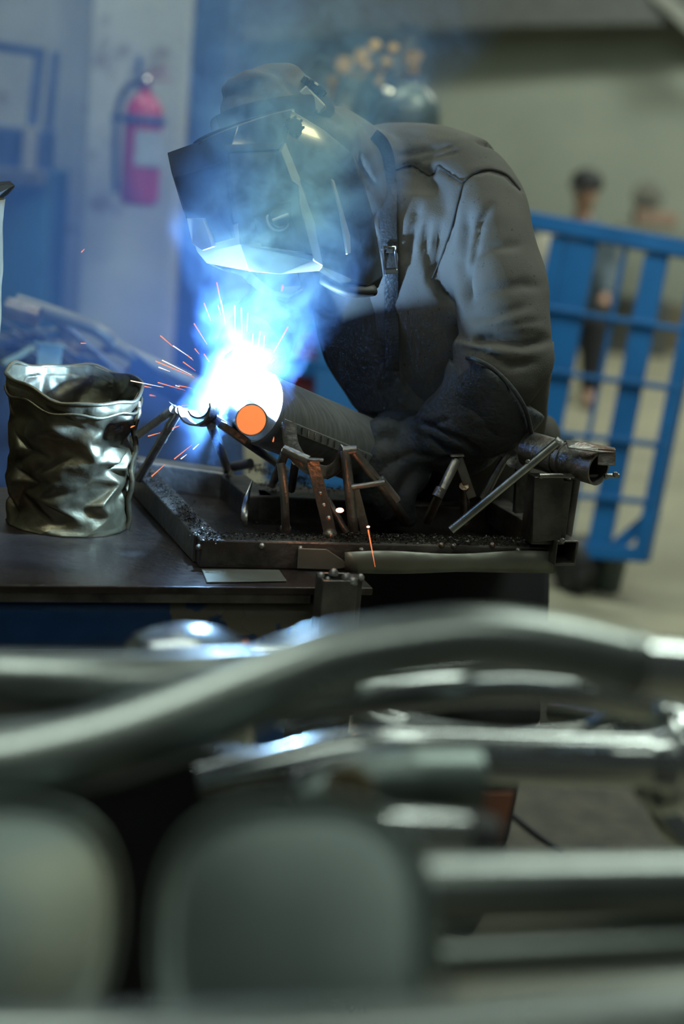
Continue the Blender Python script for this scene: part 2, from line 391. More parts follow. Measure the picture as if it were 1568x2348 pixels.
for x, y, r in ((858, 112, .022), (900, 118, .02), (885, 150, .018), (945, 145, .026), (842, 160, .018), (868, 196, .014)):
    lathe('fitting', P(x, y, 5.5), (0, -1, .3), [(r * .8, 0), (r, .015), (r, .03), (r * .6, .04)], 'brass', vp, n=14)
lathe('gauge_glass', P(889, 216, 5.35), (0, -1, .2), [(0.018, 0), (0.02, .01), (0.012, .016)], 'chrome', vp, n=16)

# blue slatted transport rack
TL, TR, BL, BR = P(1150, 494, 5.75), P(1622, 582, 5.35), P(1008, 1250, 5.75), P(1478, 1284, 5.35)
rk = thing('transport_rack', (BL + BR) / 2, 'bright blue slatted steel transport rack on casters behind the worker', 'rack')
def RK(u, v): return (TL * (1 - u) + TR * u) * (1 - v) + (BL * (1 - u) + BR * u) * v
rn = (TR - TL).cross(TL - BL).normalized()
RW = (TR - TL).length
def rbar(name, u0, v0, u1, v1, wd, th=0.03, off=0.0, m='rack_blue'):
    return bar(name, RK(u0, v0) + rn * off, RK(u1, v1) + rn * off, wd, th, m, rk, up=tuple(rn), bw=0.004)
rbar('top_rail', -0.02, 0.0, 1.02, 0.0, 0.060, 0.05)
rbar('bottom_rail', -0.02, 0.985, 1.0, 0.985, 0.050, 0.05)
rbar('post', 0.985, 0.0, 0.985, 1.0, 0.05, 0.05); rbar('post', 0.01, 0, 0.01, 1, 0.06, 0.05)
for u, wf in ((0.09, .16), (0.305, .075), (0.42, .146), (0.628, .018), (0.778, .107)):
    rbar('slat', u, 0.03, u, 0.98, wf * RW, 0.02)
rbar('panel', 0.23, 0.24, 0.23, 0.98, .10 * RW, 0.012)
for v in (0.255, 0.445, 0.63, 0.815):
    rbar('cross_wire', 0.0, v, 1.0, v, 0.020, 0.016, off=0.02)
rbar('brace', 0.84, 0.97, 1.0, 0.84, 0.045, 0.02, off=-0.02)
for u in (0.10, 0.70):
    c = RK(u, 0.985)
    bar('caster_fork', Vector((c.x, c.y, c.z)), Vector((c.x, c.y, 0.085)), 0.05, 0.05, 'dark_beam', rk, up=(0, 1, 0))
    lathe('caster_wheel', Vector((c.x - .02, c.y, 0.07)), (1, 0, 0), [(0.05, 0), (0.07, 0.008), (0.07, 0.038), (0.05, 0.045)], 'rubber', rk, n=20)
# tilted black tyre-like roll on the floor below the rack
g = Z(1350, 1402, 0.0)
t = thing('rubber_roll', g, 'dark rubber roll standing on the floor under the blue rack', 'roll')
lathe('tyre', g + Vector((-0.03, 0.25, 0.10)), (1, 0.35, 0), [(0.05, -0.05), (0.10, -0.04), (0.10, 0.04), (0.05, 0.05)], 'rubber', t, n=24)
t = thing('green_bin', g + Vector((0.12, 0.1, 0)), 'grey-green plastic tub on the floor right of the rubber roll', 'tub')
lathe('shell', g + Vector((0.10, 0.3, 0.0)), (0, 0, 1), [(0.05, 0), (0.065, 0.14), (0.07, 0.15)], 'cylinder_green', t, n=20)

# second blue rack with red panels, far behind the weld
r2 = thing('crate_rack', P(760, 940, 5.2), 'blue frame with red panels seen between smoke and apron', 'rack')
for a, b, wd in (((640, 838), (900, 862), .055), ((752, 700), (728, 1120), .06), ((660, 680), (640, 1110), .05), ((640, 945), (900, 965), .05), ((800, 850), (790, 1120), .14), ((640, 740), (900, 760), .04)):
    bar('frame_bar', P(*a, 5.2), P(*b, 5.2), wd, 0.03, 'rack_blue', r2, up=(0, 1, 0), bw=0.004)
bar('red_panel', P(705, 760, 5.26), P(697, 935, 5.26), 0.12, 0.02, 'red_panel', r2, up=(0, 1, 0))
bar('blue_panel', P(770, 760, 5.27), P(760, 1000, 5.27), 0.10, 0.02, 'rack_blue', r2, up=(0, 1, 0))
bar('blue_panel', P(700, 950, 5.27), P(690, 1110, 5.27), 0.25, 0.02, 'rack_blue', r2, up=(0, 1, 0))
for x, y in ((655, 1090), (790, 1095)):
    p_ = P(x, y, 5.2); bar('leg', p_, Vector((p_.x, p_.y, 0)), .04, .03, 'rack_blue', r2, up=(0, 1, 0))

# things along the far wall
t = thing('floor_sack', Z(1240, 900, 0.0), 'pale round sack beyond the rack, beside the worker\'s sleeve', 'sack')
lathe('bag', P(1242, 610, 7.0) - Vector((0, 0, .12)), (0.1, 0, 1), [(0.02, 0), (0.09, 0.03), (0.11, .14), (.09, .22), (.03, .27)], 'sack', t, n=20)
lathe('stool', Vector((P(1242, 620, 7.0).x, P(1242, 620, 7.0).y, 0)), (0, 0, 1), [(0.14, 0), (0.12, 0.05), (0.10, P(1242, 640, 7.0).z)], 'dark_beam', t, n=16)
for k, (x, wx, h, m, lab) in enumerate(((1395, .75, .42, 'dark_beam', 'low dark crate against the far wall, seen through the rack'), (1530, .5, .36, 'drip', 'brownish crate against the far wall at the right edge'))):
    q = Z(x, 790, 0.0); o = box('floor_crate', (q.x, q.y - .3, h / 2), (wx, .5, h), m, bw=0.01); tag(o, lab, 'crate')
q = P(1482, 450, 12.0); MAT['fan_grey'] = mat('faded_grey', (.13, .13, .11), .8); MAT['faded_red'] = mat('faded_red_card', (.24, .16, .12), .9)
t = thing('wall_fan', q, 'round dark fan guard hanging on the far wall at right', 'fan')
lathe('guard', q, (0, -1, 0), [(0.06, 0), (0.11, 0.02), (0.12, 0.06), (0.05, 0.10)], 'fan_grey', t, n=24)
lathe('hub', q + Vector((0, -.10, 0)), (0, -1, 0), [(0.04, 0), (0.03, .03)], 'sheet', t, n=16)
q = P(1500, 500, 11.5); tag(box('storage_box', q, (0.30, 0.25, 0.10), 'faded_red', bw=.01), 'faded reddish box below the round fan', 'box')
q2 = box('wall_shelf', q - Vector((0, 0, .10)), (0.5, .3, .03), 'sheet', bw=.004); tag(q2, 'thin shelf on the far wall carrying the reddish box', 'shelf')
bar('bracket', q2.location + q - Vector((0.2, 0, .12)), q + Vector((-0.2, .6, -.35)), .03, .03, 'dark_beam', q2)

# ------------------------------------------------------------------ bodies: lofts welded by voxel remesh
def weld(name, datas, m, parent, voxel=0.007, sm=4, creases=None, folds=None, noise_amp=0.0, nscale=9.0):
    V = []; F = []
    for v, f in datas:
        o0 = len(V); V += [Vector(a) for a in v]; F += [tuple(i + o0 for i in q) for q in f]
    o = mesh(name, V, F, m, None)
    r = o.modifiers.new('remesh', 'REMESH'); r.mode = 'VOXEL'; r.voxel_size = voxel
    s = o.modifiers.new('smooth', 'SMOOTH'); s.iterations = sm; s.factor = 0.6
    dg = bpy.context.evaluated_depsgraph_get(); dg.update()
    me = bpy.data.meshes.new_from_object(o.evaluated_get(dg)); o.modifiers.clear()
    old = o.data; o.data = me; bpy.data.meshes.remove(old)
    me.polygons.foreach_set('use_smooth', [True] * len(me.polygons))
    if creases or noise_amp:
        n = len(me.vertices); co = np.empty(n * 3); me.vertices.foreach_get('co', co); co = co.reshape(-1, 3)
        no = np.array([tuple(v.normal) for v in me.vertices])
        q = co - np.array(CAM); dd = q @ np.array(FW)
        X = 784 + FPX * (q @ np.array(RT)) / dd; Y = 1174 - FPX * (q @ np.array(UP)) / dd
        front = np.clip(-(no * q / np.linalg.norm(q, axis=1, keepdims=True)).sum(1) * 3 + .3, 0, 1)
        disp = np.zeros(n)
        for path, wd, dep in (creases or []):
            best = np.full(n, 1e9)
            for (x0, y0), (x1, y1) in zip(path[:-1], path[1:]):
                L2 = (x1 - x0) ** 2 + (y1 - y0) ** 2
                t = np.clip(((X - x0) * (x1 - x0) + (Y - y0) * (y1 - y0)) / L2, 0, 1)
                best = np.minimum(best, np.hypot(X - x0 - t * (x1 - x0), Y - y0 - t * (y1 - y0)))
            x0, y0 = path[0]; x1, y1 = path[-1]
            tt = np.clip(((X - x0) * (x1 - x0) + (Y - y0) * (y1 - y0)) / ((x1 - x0) ** 2 + (y1 - y0) ** 2), 0, 1)
            fade = np.clip(np.minimum(tt, 1 - tt) * 5 + .25, 0, 1)
            disp -= dep * np.exp(-(best / wd) ** 2) * front * fade
        if noise_amp:
            for i in range(n):
                c = co[i]; disp[i] += noise_amp * noise.noise(Vector((c[0] * nscale, c[1] * nscale, c[2] * nscale * 1.6)))
        co = co + no * disp[:, None]
        me.vertices.foreach_set('co', co.ravel()); me.update()
    if parent is not None: o.parent = parent; o.matrix_parent_inverse = parent.matrix_world.inverted()
    return o
def ell(c, ax, n=14, m=18):
    """ellipsoid data; ax = three half-axis vectors"""
    V = []; F = []
    for i in range(1, n):
        ph = math.pi * i / n
        for j in range(m):
            th = 2 * math.pi * j / m
            V.append(c + ax[0] * (math.sin(ph) * math.cos(th)) + ax[1] * (math.sin(ph) * math.sin(th)) + ax[2] * math.cos(ph))
    for i in range(n - 2):
        for j in range(m):
            k = (j + 1) % m; F.append((i * m + j, i * m + k, (i + 1) * m + k, (i + 1) * m + j))
    a = len(V); V.append(c + ax[2]); V.append(c - ax[2])
    for j in range(m):
        k = (j + 1) % m; F.append((a, k, j)); F.append((a + 1, (n - 2) * m + j, (n - 2) * m + k))
    return V, F

# ---- far person sitting behind the rack
hp = P(1343, 440, 9.6)
fp = thing('person', Vector((hp.x, hp.y, 0)), 'distant person with dark cap and blue-grey shirt behind the blue rack', 'person')
def hv(x, y, z): return hp + Vector((x, y, z))
fb = [ell(hv(0, 0, 0), (Vector((.075, 0, 0)), Vector((0, .095, 0)), Vector((0, 0, .115)))),
      tube_data([hv(0, .03, -.08), hv(0.01, .04, -.20)], [.05, .06], n=14),
      tube_data([hv(.01, .05, -.16), hv(.02, .06, -.24), hv(.03, .08, -.45), hv(.04, .10, -.72), hv(.04, .10, -.82)], [.06, .16, .17, .16, .15], ry=[.05, .10, .12, .12, .12], n=18, up=(0, 1, 0))]
for s in (-1, 1):
    fb.append(tube_data([hv(s * .16 + .02, .06, -.24), hv(s * .21, .02, -.45), hv(s * .17, -.18, -.62)], [.05, .045, .032], n=12))
    fb.append(tube_data([hv(s * .09 + .03, .08, -.80), hv(s * .12, -.30, -.78), hv(s * .12, -.34, -1.18)], [.085, .065, .045], n=12))
    fb.append(tube_data([hv(s * .12, -.33, -1.20), hv(s * .12, -.50, -1.225)], [.045, .035], n=10))
    fb.append(ell(hv(s * .16, -.22, -.64), (Vector((.04, 0, 0)), Vector((0, .06, 0)), Vector((0, 0, .03))), 8, 10))
bodyf = weld('body', fb, 'skin', fp, 0.014, 3)
weld('shirt', [tube_data([hv(.01, .05, -.15), hv(.02, .06, -.23), hv(.03, .08, -.45), hv(.04, .10, -.74)], [.07, .18, .19, .18], ry=[.06, .12, .14, .14], n=18, up=(0, 1, 0)),
     *[tube_data([hv(s * .16 + .02, .06, -.24), hv(s * .21, .02, -.45), hv(s * .17, -.17, -.60)], [.065, .058, .045], n=12) for s in (-1, 1)]], 'shirt_blue', fp, 0.014, 3)
weld('trousers', [tube_data([hv(s * .09 + .03, .08, -.80), hv(s * .12, -.30, -.78), hv(s * .12, -.34, -1.16)], [.10, .078, .06], n=12) for s in (-1, 1)], 'trousers', fp, 0.014, 3)
lathe('cap', hv(0, 0.0, .025), (0, -.1, 1), [(.098, 0), (.100, .03), (.085, .08), (.04, .11), (.005, .115)], 'rubber', fp, n=20)
bar('cap_brim', hv(-.06, -.08, .035), hv(-.06, -.15, .02), .12, .008, 'rubber', fp)
st = thing('stool', Vector((hp.x + .04, hp.y + .12, 0)), 'plain round stool under the distant seated person', 'stool')
zt = hp.z - .90
lathe('seat', Vector((hp.x + .04, hp.y + .12, zt - .03)), (0, 0, 1), [(.16, 0), (.165, .015), (.16, .03)], 'dark_beam', st, n=20)
for k in range(4):
    an = k * math.pi / 2 + .6; v = Vector((math.cos(an), math.sin(an), 0))
    tube('leg', [Vector((hp.x + .04, hp.y + .12, zt - .03)) + v * .10, Vector((hp.x + .04, hp.y + .12, 0)) + v * .17], .013, 'dark_beam', st, n=8)

# ================================================================== the welder
WB = P(1045, 1500, 3.25)
wk = thing('person', Vector((WB.x, WB.y, 0)), 'welder bent over the jig in black helmet, grey sweatshirt, apron and gauntlet', 'person')
HC = P(655, 450, 2.62)      # helmet origin
hf = (RT * -0.76 + UP * -0.30 - FW * 0.57).normalized()
hu = (RT * -0.30 + UP * 0.93 - FW * 0.09); hu = (hu - hf * hu.dot(hf)).normalized()
hl = hu.cross(hf).normalized()
def H(x, y, z): return HC + hf * x + hl * y + hu * z
side = (RT * 0.70 - FW * 0.71).normalized()     # across the shoulders, towards the left shoulder
def body_data(g):
    D = []
    up = tuple(FW)
    torso = [(1075, 1130, 3.12, .165, .135), (1050, 1000, 3.05, .165, .135), (1000, 880, 2.98, .17, .135), (960, 760, 2.93, .18, .14),
             (935, 640, 2.89, .185, .14), (925, 520, 2.88, .185, .13), (925, 440, 2.87, .16, .105), (925, 395, 2.86, .11, .075)]
    pts = [P(a, b, c) for a, b, c, _, _ in torso]
    V, F = tube_data(pts, [r + g for *_, r, _ in torso], n=28, ry=[r + g for *_, r in torso], sm=4, up=tuple(side.cross(Vector((0, 0, 1)))))
    D.append((V, F))
    # shoulders yoke
    D.append(tube_data([P(1075, 425, 2.80), P(1000, 400, 2.84), P(900, 400, 2.88), P(800, 420, 2.94), P(745, 470, 3.02)], [.072 + g, .075 + g, .08 + g, .075 + g, .07 + g], n=20, sm=3))
    # left arm down to wrist
    D.append(tube_data([P(1060, 425, 2.80), P(1098, 470, 2.77), P(1128, 580, 2.73), P(1150, 690, 2.70), P(1160, 790, 2.68)], [.070 + g, .071 + g, .068 + g, .070 + g, .068 + g], n=24, sm=4))
    D.append(ell(P(1165, 815, 2.68), ((RT * (.068 + g)), (FW * (.062 + g)), (UP * (.066 + g)))))
    # right arm, behind the plume
    D.append(tube_data([P(770, 470, 3.02), P(700, 600, 3.04), P(645, 700, 3.00)], [.068 + g, .062 + g, .055 + g], n=18, sm=3))
    D.append(tube_data([P(645, 700, 3.00), P(600, 750, 2.86), P(560, 790, 2.72)], [.055 + g, .045 + g, .036 + g], n=16, sm=3))
    # neck
    D.append(tube_data([P(870, 410, 2.86), P(800, 385, 2.78), P(735, 350, 2.70)], [.075 + g, .064 + g, .06 + g], n=18, sm=3))
    return D
head = [ell(H(-.015, 0, .085), (hf * .095, hl * .076, hu * .118), 18, 22),
        ell(H(.035, 0, .0), (hf * .055, hl * .052, hu * .06)),            # jaw
        tube_data([H(.082, 0, .075), H(.100, 0, .045), H(.088, 0, .035)], [.010, .014, .010], n=10),   # nose
        ell(H(.078, 0, -.005), (hf * .012, hl * .026, hu * .010), 8, 10),
        tube_data([H(-.03, 0, .02), P(735, 350, 2.70), P(800, 385, 2.78)], [.055, .06, .064], n=16)]
for s in (-1, 1): head.append(ell(H(-.015, s * .078, .06), (hf * .018, hl * .010, hu * .032), 8, 10))
legs = []
for s, x0, x1, x2 in ((-1, 985, 965, 950), (1, 1140, 1150, 1165)):
    legs.append([P(1075 + s * 60, 1150, 3.12), P(x0, 1330, 3.14), P(x1, 1560, 3.17)])
def leg_data(g):
    D = []
    for L in legs:
        k = L[2]; foot = Vector((k.x, k.y + .02, 0.09))
        D.append(tube_data([L[0], L[1], k, k * .5 + foot * .5 , foot], [.105 + g, .095 + g, .075 + g, .06 + g, .048 + g], n=20, sm=3))
    return D
feet = []
for L in legs:
    k = L[2]; feet.append(tube_data([Vector((k.x, k.y + .04, 0.05)), Vector((k.x - .03, k.y - .08, 0.045)), Vector((k.x - .05, k.y - .20, 0.032))], [.045, .048, .03], n=14, sm=3))
# hand of the left arm inside the glove
WR = P(1000, 1015, 2.79); HD = P(905, 1050, 2.82)
hand_core = [tube_data([P(1165, 815, 2.68), P(1100, 925, 2.72), WR, P(950, 1035, 2.80)], [.060, .052, .036, .034], n=16, sm=3), ell(HD, (RT * .045, FW * .03, UP * .03))]
weld('body', body_data(-.010) + head + leg_data(-.012) + feet + hand_core, 'skin', wk, 0.010, 3)
for f_ in feet:
    V, F = f_; c = sum(V, Vector()) / len(V)
    mesh('boot', [c + (v - c) * 1.22 for v in V], F, 'rubber', wk)
trs = weld('trousers', leg_data(0.006) + [tube_data([P(1085, 1060, 3.1), P(1080, 1190, 3.14)], [.16, .165], ry=[.135, .13], n=24, up=tuple(side.cross(Vector((0, 0, 1)))))], 'trousers', wk, 0.012, 3)
# sweatshirt with its creases
CR = [
 ([(905, 388), (945, 378), (985, 402), (1005, 382), (1035, 402), (1062, 418)], 5, .006),
 ([(1062, 418), (1085, 397), (1120, 388), (1160, 400), (1195, 440)], 5, .006),
 ([(1062, 418), (1050, 460), (1035, 520), (1010, 590), (985, 640)], 6, .007),
 ([(1075, 480), (1062, 540), (1052, 600), (1062, 660), (1072, 700)], 14, .016),
 ([(1128, 470), (1100, 510), (1085, 570), (1068, 640), (1062, 690)], 9, .012),
 ([(1010, 520), (1000, 590), (1010, 650), (1045, 720)], 10, .012),
 ([(960, 470), (945, 540), (930, 600)], 10, .010),
 ([(980, 500), (975, 560), (990, 640), (1030, 700)], 10, .010),
 ([(1075, 590), (1130, 565), (1200, 560)], 12, .005),
 ([(1068, 700), (1120, 665), (1200, 650), (1240, 655)], 12, .007),
 ([(1075, 730), (1140, 722), (1210, 700)], 10, .006),
 ([(1075, 780), (1130, 775), (1200, 790), (1265, 780)], 9, .009),
 ([(1060, 800), (1110, 808), (1170, 840), (1230, 832)], 8, .008),
 ([(1085, 760), (1150, 750), (1240, 735)], 8, .005),
 ([(905, 360), (950, 352), (1000, 340), (1050, 326)], 8, .006),
 ([(960, 372), (1000, 355), (1050, 345)], 7, .005),
 ([(870, 480), (850, 520), (868, 560)], 8, .006),
 ([(800, 330), (830, 380), (862, 440)], 9, .006),
]
sw = body_data(0.012)
sw.append(tube_data([P(1150, 790, 2.68), P(1140, 850, 2.69), P(1110, 905, 2.71)], [.088, .082, .070], n=24, sm=3))
sw.append(tube_data([P(1200, 800, 2.72), P(1215, 900, 2.80), P(1225, 1000, 2.95)], [.055, .035, .02], n=16, sm=3))
# hood around the neck, behind the helmet
sw.append(tube_data([P(715, 300, 2.71), P(775, 345, 2.72), P(815, 430, 2.75), P(828, 540, 2.76), P(822, 640, 2.78)], [.055, .060, .058, .055, .04], n=20, sm=4))
sw.append(tube_data([P(740, 300, 2.72), P(800, 345, 2.76), P(870, 385, 2.82)], [.052, .062, .060], n=20, sm=4))
sweat = weld('sweatshirt', sw, 'sweat', wk, 0.0065, 4, CR, noise_amp=.004, nscale=11)
# cloth cap and its trim
cp = [ell(H(-.028, 0, .118), (hf * .100, hl * .082, hu * .100), 18, 24), ell(H(-.05, .0, .188), (hf * .050, hl * .055, hu * .026)), ell(H(.010, .01, .190), (hf * .044, hl * .050, hu * .024)),
      tube_data([H(-.05, 0, .10), H(-.10, 0, .06), P(760, 310, 2.73)], [.075, .068, .055], n=18, sm=3)]
weld('cloth_cap', cp, 'cap', wk, 0.0065, 3, [([(530, 175), (548, 163), (560, 150)], 5, .006), ([(600, 158), (625, 162), (650, 178)], 5, .006), ([(640, 180), (690, 220)], 8, .005), ([(500, 230), (560, 215), (640, 225)], 10, .004)], noise_amp=.006, nscale=22)
ring = []
for k in range(33):
    th = 2 * math.pi * k / 32; ring.append(H(-.024 + .106 * math.cos(th), .088 * math.sin(th), .125 + .012 * math.cos(th)))
tube('headband', ring, .0035, 'cap_dark', wk, n=8, ry=.016, caps=False, up=tuple(hu))
ring = []
for k in range(17):
    th = -math.pi / 2 + math.pi * k / 16; ring.append(H(.0 + .120 * math.cos(th), .080 * math.sin(th), .118 - .004 * math.cos(th)))
tube('cap_brim', ring, .016, 'cap', wk, n=10, ry=.005, up=tuple(hu))
tube('brim_piping', [q + hu * .005 + hf * .012 for q in ring], .003, 'cap_dark', wk, n=6)
# headgear knob and bracket behind the head
kb = P(715, 205, 2.66); ka = (P(690, 240, 2.62) - P(735, 178, 2.62)).normalized()
kb_ax = (RT * .55 + UP * .78 - FW * .1).normalized()
kn = lathe('headgear_knob', P(712, 210, 2.585), kb_ax, [(.014, 0), (.020, .004), (.021, .012), (.018, .016)], 'plastic', wk, n=24)
kc = P(712, 210, 2.585) + kb_ax * .008
kx = kb_ax.orthogonal().normalized(); ky = kb_ax.cross(kx)
for k in range(10):
    th = 2 * math.pi * k / 10; q = kc + kx * (.021 * math.cos(th)) + ky * (.021 * math.sin(th))
    tube('knob_rib', [q - kb_ax * .006, q + kb_ax * .006], .0028, 'plastic', kn, n=6)
bar('headgear_bracket', P(694, 206, 2.575), P(740, 254, 2.575), .022, .018, 'helmet_trim_and_glare', wk, up=tuple(kb_ax), bw=.003)
bar('headgear_strap', P(688, 225, 2.59), P(726, 268, 2.59), .05, .012, 'plastic', wk, up=tuple(kb_ax), bw=.003)

# ---- helmet shell
def HL(px_, py_, y):
    """point of the helmet at half width y, seen at that pixel (solved in the helmet frame)"""
    # iterate for depth
    x = z = 0.0; d = 2.6
    for _ in range(6):
        sp = P(px_, py_, d) - HC
        A = np.array([[hf.dot(RT), hu.dot(RT)], [hf.dot(UP), hu.dot(UP)]])
        b_ = np.array([sp.dot(RT) - y * hl.dot(RT), sp.dot(UP) - y * hl.dot(UP)])
        x, z = np.linalg.solve(A, b_)
        d = (H(x, y, z) - CAM).dot(FW)
    return (float(x), float(y), float(z))
tbl = [
 [(383, 350, -.100), (455, 324, 0), (546, 288, .098), (628, 260, .108), (668, 252, .112), (742, 297, .122), (808, 352, .126), (817, 368, .120)],
 [(392, 394, -.096), (452, 376, 0), (524, 350, .090), (640, 345, .118), (656, 327, .124), (760, 372, .134), (822, 418, .130), (836, 424, .122)],
 [(414, 466, -.090), (468, 452, 0), (533, 430, .084), (666, 415, .121), (686, 412, .128), (778, 468, .138), (832, 500, .132), (857, 500, .122)],
 [(438, 538, -.084), (492, 530, 0), (544, 512, .078), (694, 510, .113), (716, 508, .120), (795, 560, .132), (840, 580, .128), (872, 585, .118)],
 [(452, 578, -.076), (502, 572, 0), (550, 560, .072), (716, 597, .102), (739, 611, .108), (806, 640, .120), (842, 655, .118), (879, 632, .110)],
 [(474, 604, -.060), (516, 612, 0), (570, 622, .052), (640, 629, .078), (730, 622, .092), (796, 662, .102), (846, 674, .104), (868, 660, .100)],
]
rows = []
for ri_, r_ in enumerate(tbl):
    near = [HL(*q) for q in r_]
    far = [(x, -y, z + max(0, ri_ - 3) * .022) for x, y, z in near[3:]][::-1]
    rows.append(far + near)
V = [H(*q) for r_ in rows for q in r_]; nC = len(rows[0]); F = []
for i in range(len(rows) - 1):
    for j in range(nC - 1): F.append((i * nC + j, i * nC + j + 1, (i + 1) * nC + j + 1, (i + 1) * nC + j))
hm = mesh('helmet', V, F, 'helmet', wk, smooth=True)
hm['label'] = 'glossy black welding helmet shell'
hm.data.materials.append(MAT['helmet_trim_and_glare'])  # chin faces take the pale trim colour for the arc's glare
for pi, p_ in enumerate(hm.data.polygons):
    r_, c_ = divmod(pi, nC - 1)
    if r_ == 4 and 5 <= c_ <= 8: p_.material_index = 1
    if r_ == 3 and 5 <= c_ <= 6: p_.material_index = 1
so = hm.modifiers.new('solid', 'SOLIDIFY'); so.thickness = .004; so.offset = -1
bevel(hm, .004, 3, 14)
es = hm.modifiers.new('es', 'EDGE_SPLIT'); es.split_angle = math.radians(40)
def Hs(px_, py_, y, o=0.0):
    x, y_, z = HL(px_, py_, y); return H(x, y_ + o, z)
def plate(name, pts, th, m, parent=hm, nrm=None):
    """flat plate of real thickness from a loop of points"""
    pts = [Vector(p) for p in pts]
    n_ = Vector()
    for i in range(len(pts)): n_ += (pts[i] - pts[0]).cross(pts[(i + 1) % len(pts)] - pts[0])
    n_.normalize()
    if n_.dot(CAM - pts[0]) < 0: n_ = -n_
    V = [p + n_ * th for p in pts] + [p - n_ * .002 for p in pts]; k = len(pts)
    F = [tuple(range(k)), tuple(range(k, 2 * k))] + [(i, (i + 1) % k, k + (i + 1) % k, k + i) for i in range(k)]
    o = mesh(name, V, F, m, parent, smooth=False); bevel(o, min(.0012, th * .4), 2); return o
# raised trims
plate('trim_strip', [Hs(643, 349, .120), Hs(654, 329, .125), Hs(688, 412, .129), Hs(685, 428, .127), Hs(668, 415, .123)], .004, 'helmet_trim_and_glare')
plate('trim_strip', [Hs(685, 412, .127), Hs(718, 505, .121), Hs(739, 610, .109), Hs(718, 598, .104), Hs(686, 470, .122), Hs(683, 428, .126)], .004, 'helmet_trim_and_glare')
plate('trim_strip', [H(*HL(486, 356, -.02)), H(*HL(494, 352, -.01)), H(*HL(464, 430, -.02)), H(*HL(450, 430, -.05)), H(*HL(452, 412, -.05))], .004, 'helmet_trim_and_glare')
plate('trim_strip', [H(*HL(450, 432, -.05)), H(*HL(464, 432, -.02)), H(*HL(464, 466, -.03)), H(*HL(455, 462, -.05))], .004, 'helmet_trim_and_glare')
plate('cheek_ridge_highlight', [Hs(757, 410, .139), Hs(764, 415, .139), Hs(800, 540, .136), Hs(802, 580, .134), Hs(794, 584, .134), Hs(776, 480, .140)], .003, 'helmet_trim_and_glare')  # pale plate painted in for the highlight along the cheek
plate('side_window', [Hs(570, 424, .104), Hs(640, 466, .121), Hs(666, 460, .124), Hs(668, 500, .120), Hs(700, 580, .112), Hs(600, 566, .094), Hs(580, 500, .096)], .002, 'plastic')
plate('brow_band', [Hs(512, 333, .09), Hs(648, 328, .122), Hs(640, 344, .121), Hs(524, 350, .092)], .003, 'plastic')
plate('lower_band', [Hs(549, 544, .077), Hs(550, 560, .073), Hs(716, 597, .104), Hs(716, 584, .107), Hs(600, 556, .09)], .003, 'helmet')
def knob(name, px_, py_, y, r, parent, m='plastic', ribs=0):
    c = Hs(px_, py_, y); ax = (hl * .95 + hf * .3).normalized()
    o = lathe(name, c - ax * .002, ax, [(r * 1.05, 0), (r * 1.05, .004), (r * .92, .006), (r * .88, .012), (r * .80, .014)], m, parent, n=28)
    X = ax.orthogonal().normalized(); Y = ax.cross(X)
    for k in range(ribs):
        th = 2 * math.pi * k / ribs; q = c + X * (r * .95 * math.cos(th)) + Y * (r * .95 * math.sin(th))
        tube('knob_rib', [q, q + ax * .012], r * .16, m, o, n=8)
    return o, c, ax, X, Y
o, c, ax, X, Y = knob('shade_knob', 637, 502, .110, .0185, hm, 'helmet')
bar('knob_grip', c + ax * .014 + (RT * .93 + UP * .37) * .014, c + ax * .014 - (RT * .93 + UP * .37) * .014, .004, .008, 'helmet_trim_and_glare', o, up=tuple(ax))
o2 = lathe('knob_ring', c - ax * .001, ax, [(.0200, 0), (.0200, .004), (.0175, .005)], 'helmet_trim_and_glare', o, n=32)
knob('pivot_knob', 671, 293, .116, .0150, hm, ribs=8)
# lens frame at the front
lx = [rows[1][5], rows[1][6], rows[1][7], rows[4][7], rows[4][6], rows[4][5]]
plate('lens_frame', [H(*(a * .85 + b * .15 for a, b in zip(q, (sum(c_[0] for c_ in lx) / 6, sum(c_[1] for c_ in lx) / 6, sum(c_[2] for c_ in lx) / 6)))) for q in lx], .005, 'plastic')
plate('lens_retainer', [H(*HL(432, 500, -.04)), H(*HL(470, 500, -.01)), H(*HL(494, 548, .0)), H(*HL(492, 566, .0)), H(*HL(468, 574, -.02)), H(*HL(446, 560, -.05))], .005, 'helmet_trim_and_glare')
# chin bib under the rear of the shell
V, F = tube_data([Hs(745, 640, .06), Hs(800, 662, .09), Hs(852, 664, .10)], [.020, .030, .022], n=16, sm=4, ry=[.010, .014, .010])
mesh('chin_cup', V, F, 'rubber', hm)

# ---- apron
def cloth_sheet(name, grid, m, parent, th=.004, sub=2, wob=0.0):
    nr, nc = len(grid), len(grid[0])
    V = [Vector(p) for r in grid for p in r]; F = [(i * nc + j, i * nc + j + 1, (i + 1) * nc + j + 1, (i + 1) * nc + j) for i in range(nr - 1) for j in range(nc - 1)]
    o = mesh(name, V, F, m, parent)
    s = o.modifiers.new('sub', 'SUBSURF'); s.levels = sub; s.render_levels = sub
    if wob:
        tx = bpy.data.textures.new(name + '_wob', 'CLOUDS'); tx.noise_scale = .09
        dm = o.modifiers.new('wob', 'DISPLACE'); dm.texture = tx; dm.strength = wob; dm.mid_level = .5
    so = o.modifiers.new('solid', 'SOLIDIFY'); so.thickness = th; so.offset = 0
    return o
def onbody(x, y, dflt, off=.010):
    """first surface of the sweatshirt along the line of sight, stepped off by off"""
    D = (P(x, y, 1) - CAM).normalized()
    hit, loc, nor, idx = sweat.ray_cast(CAM, D)
    return loc + nor * off if hit else P(x, y, dflt)
bib = []
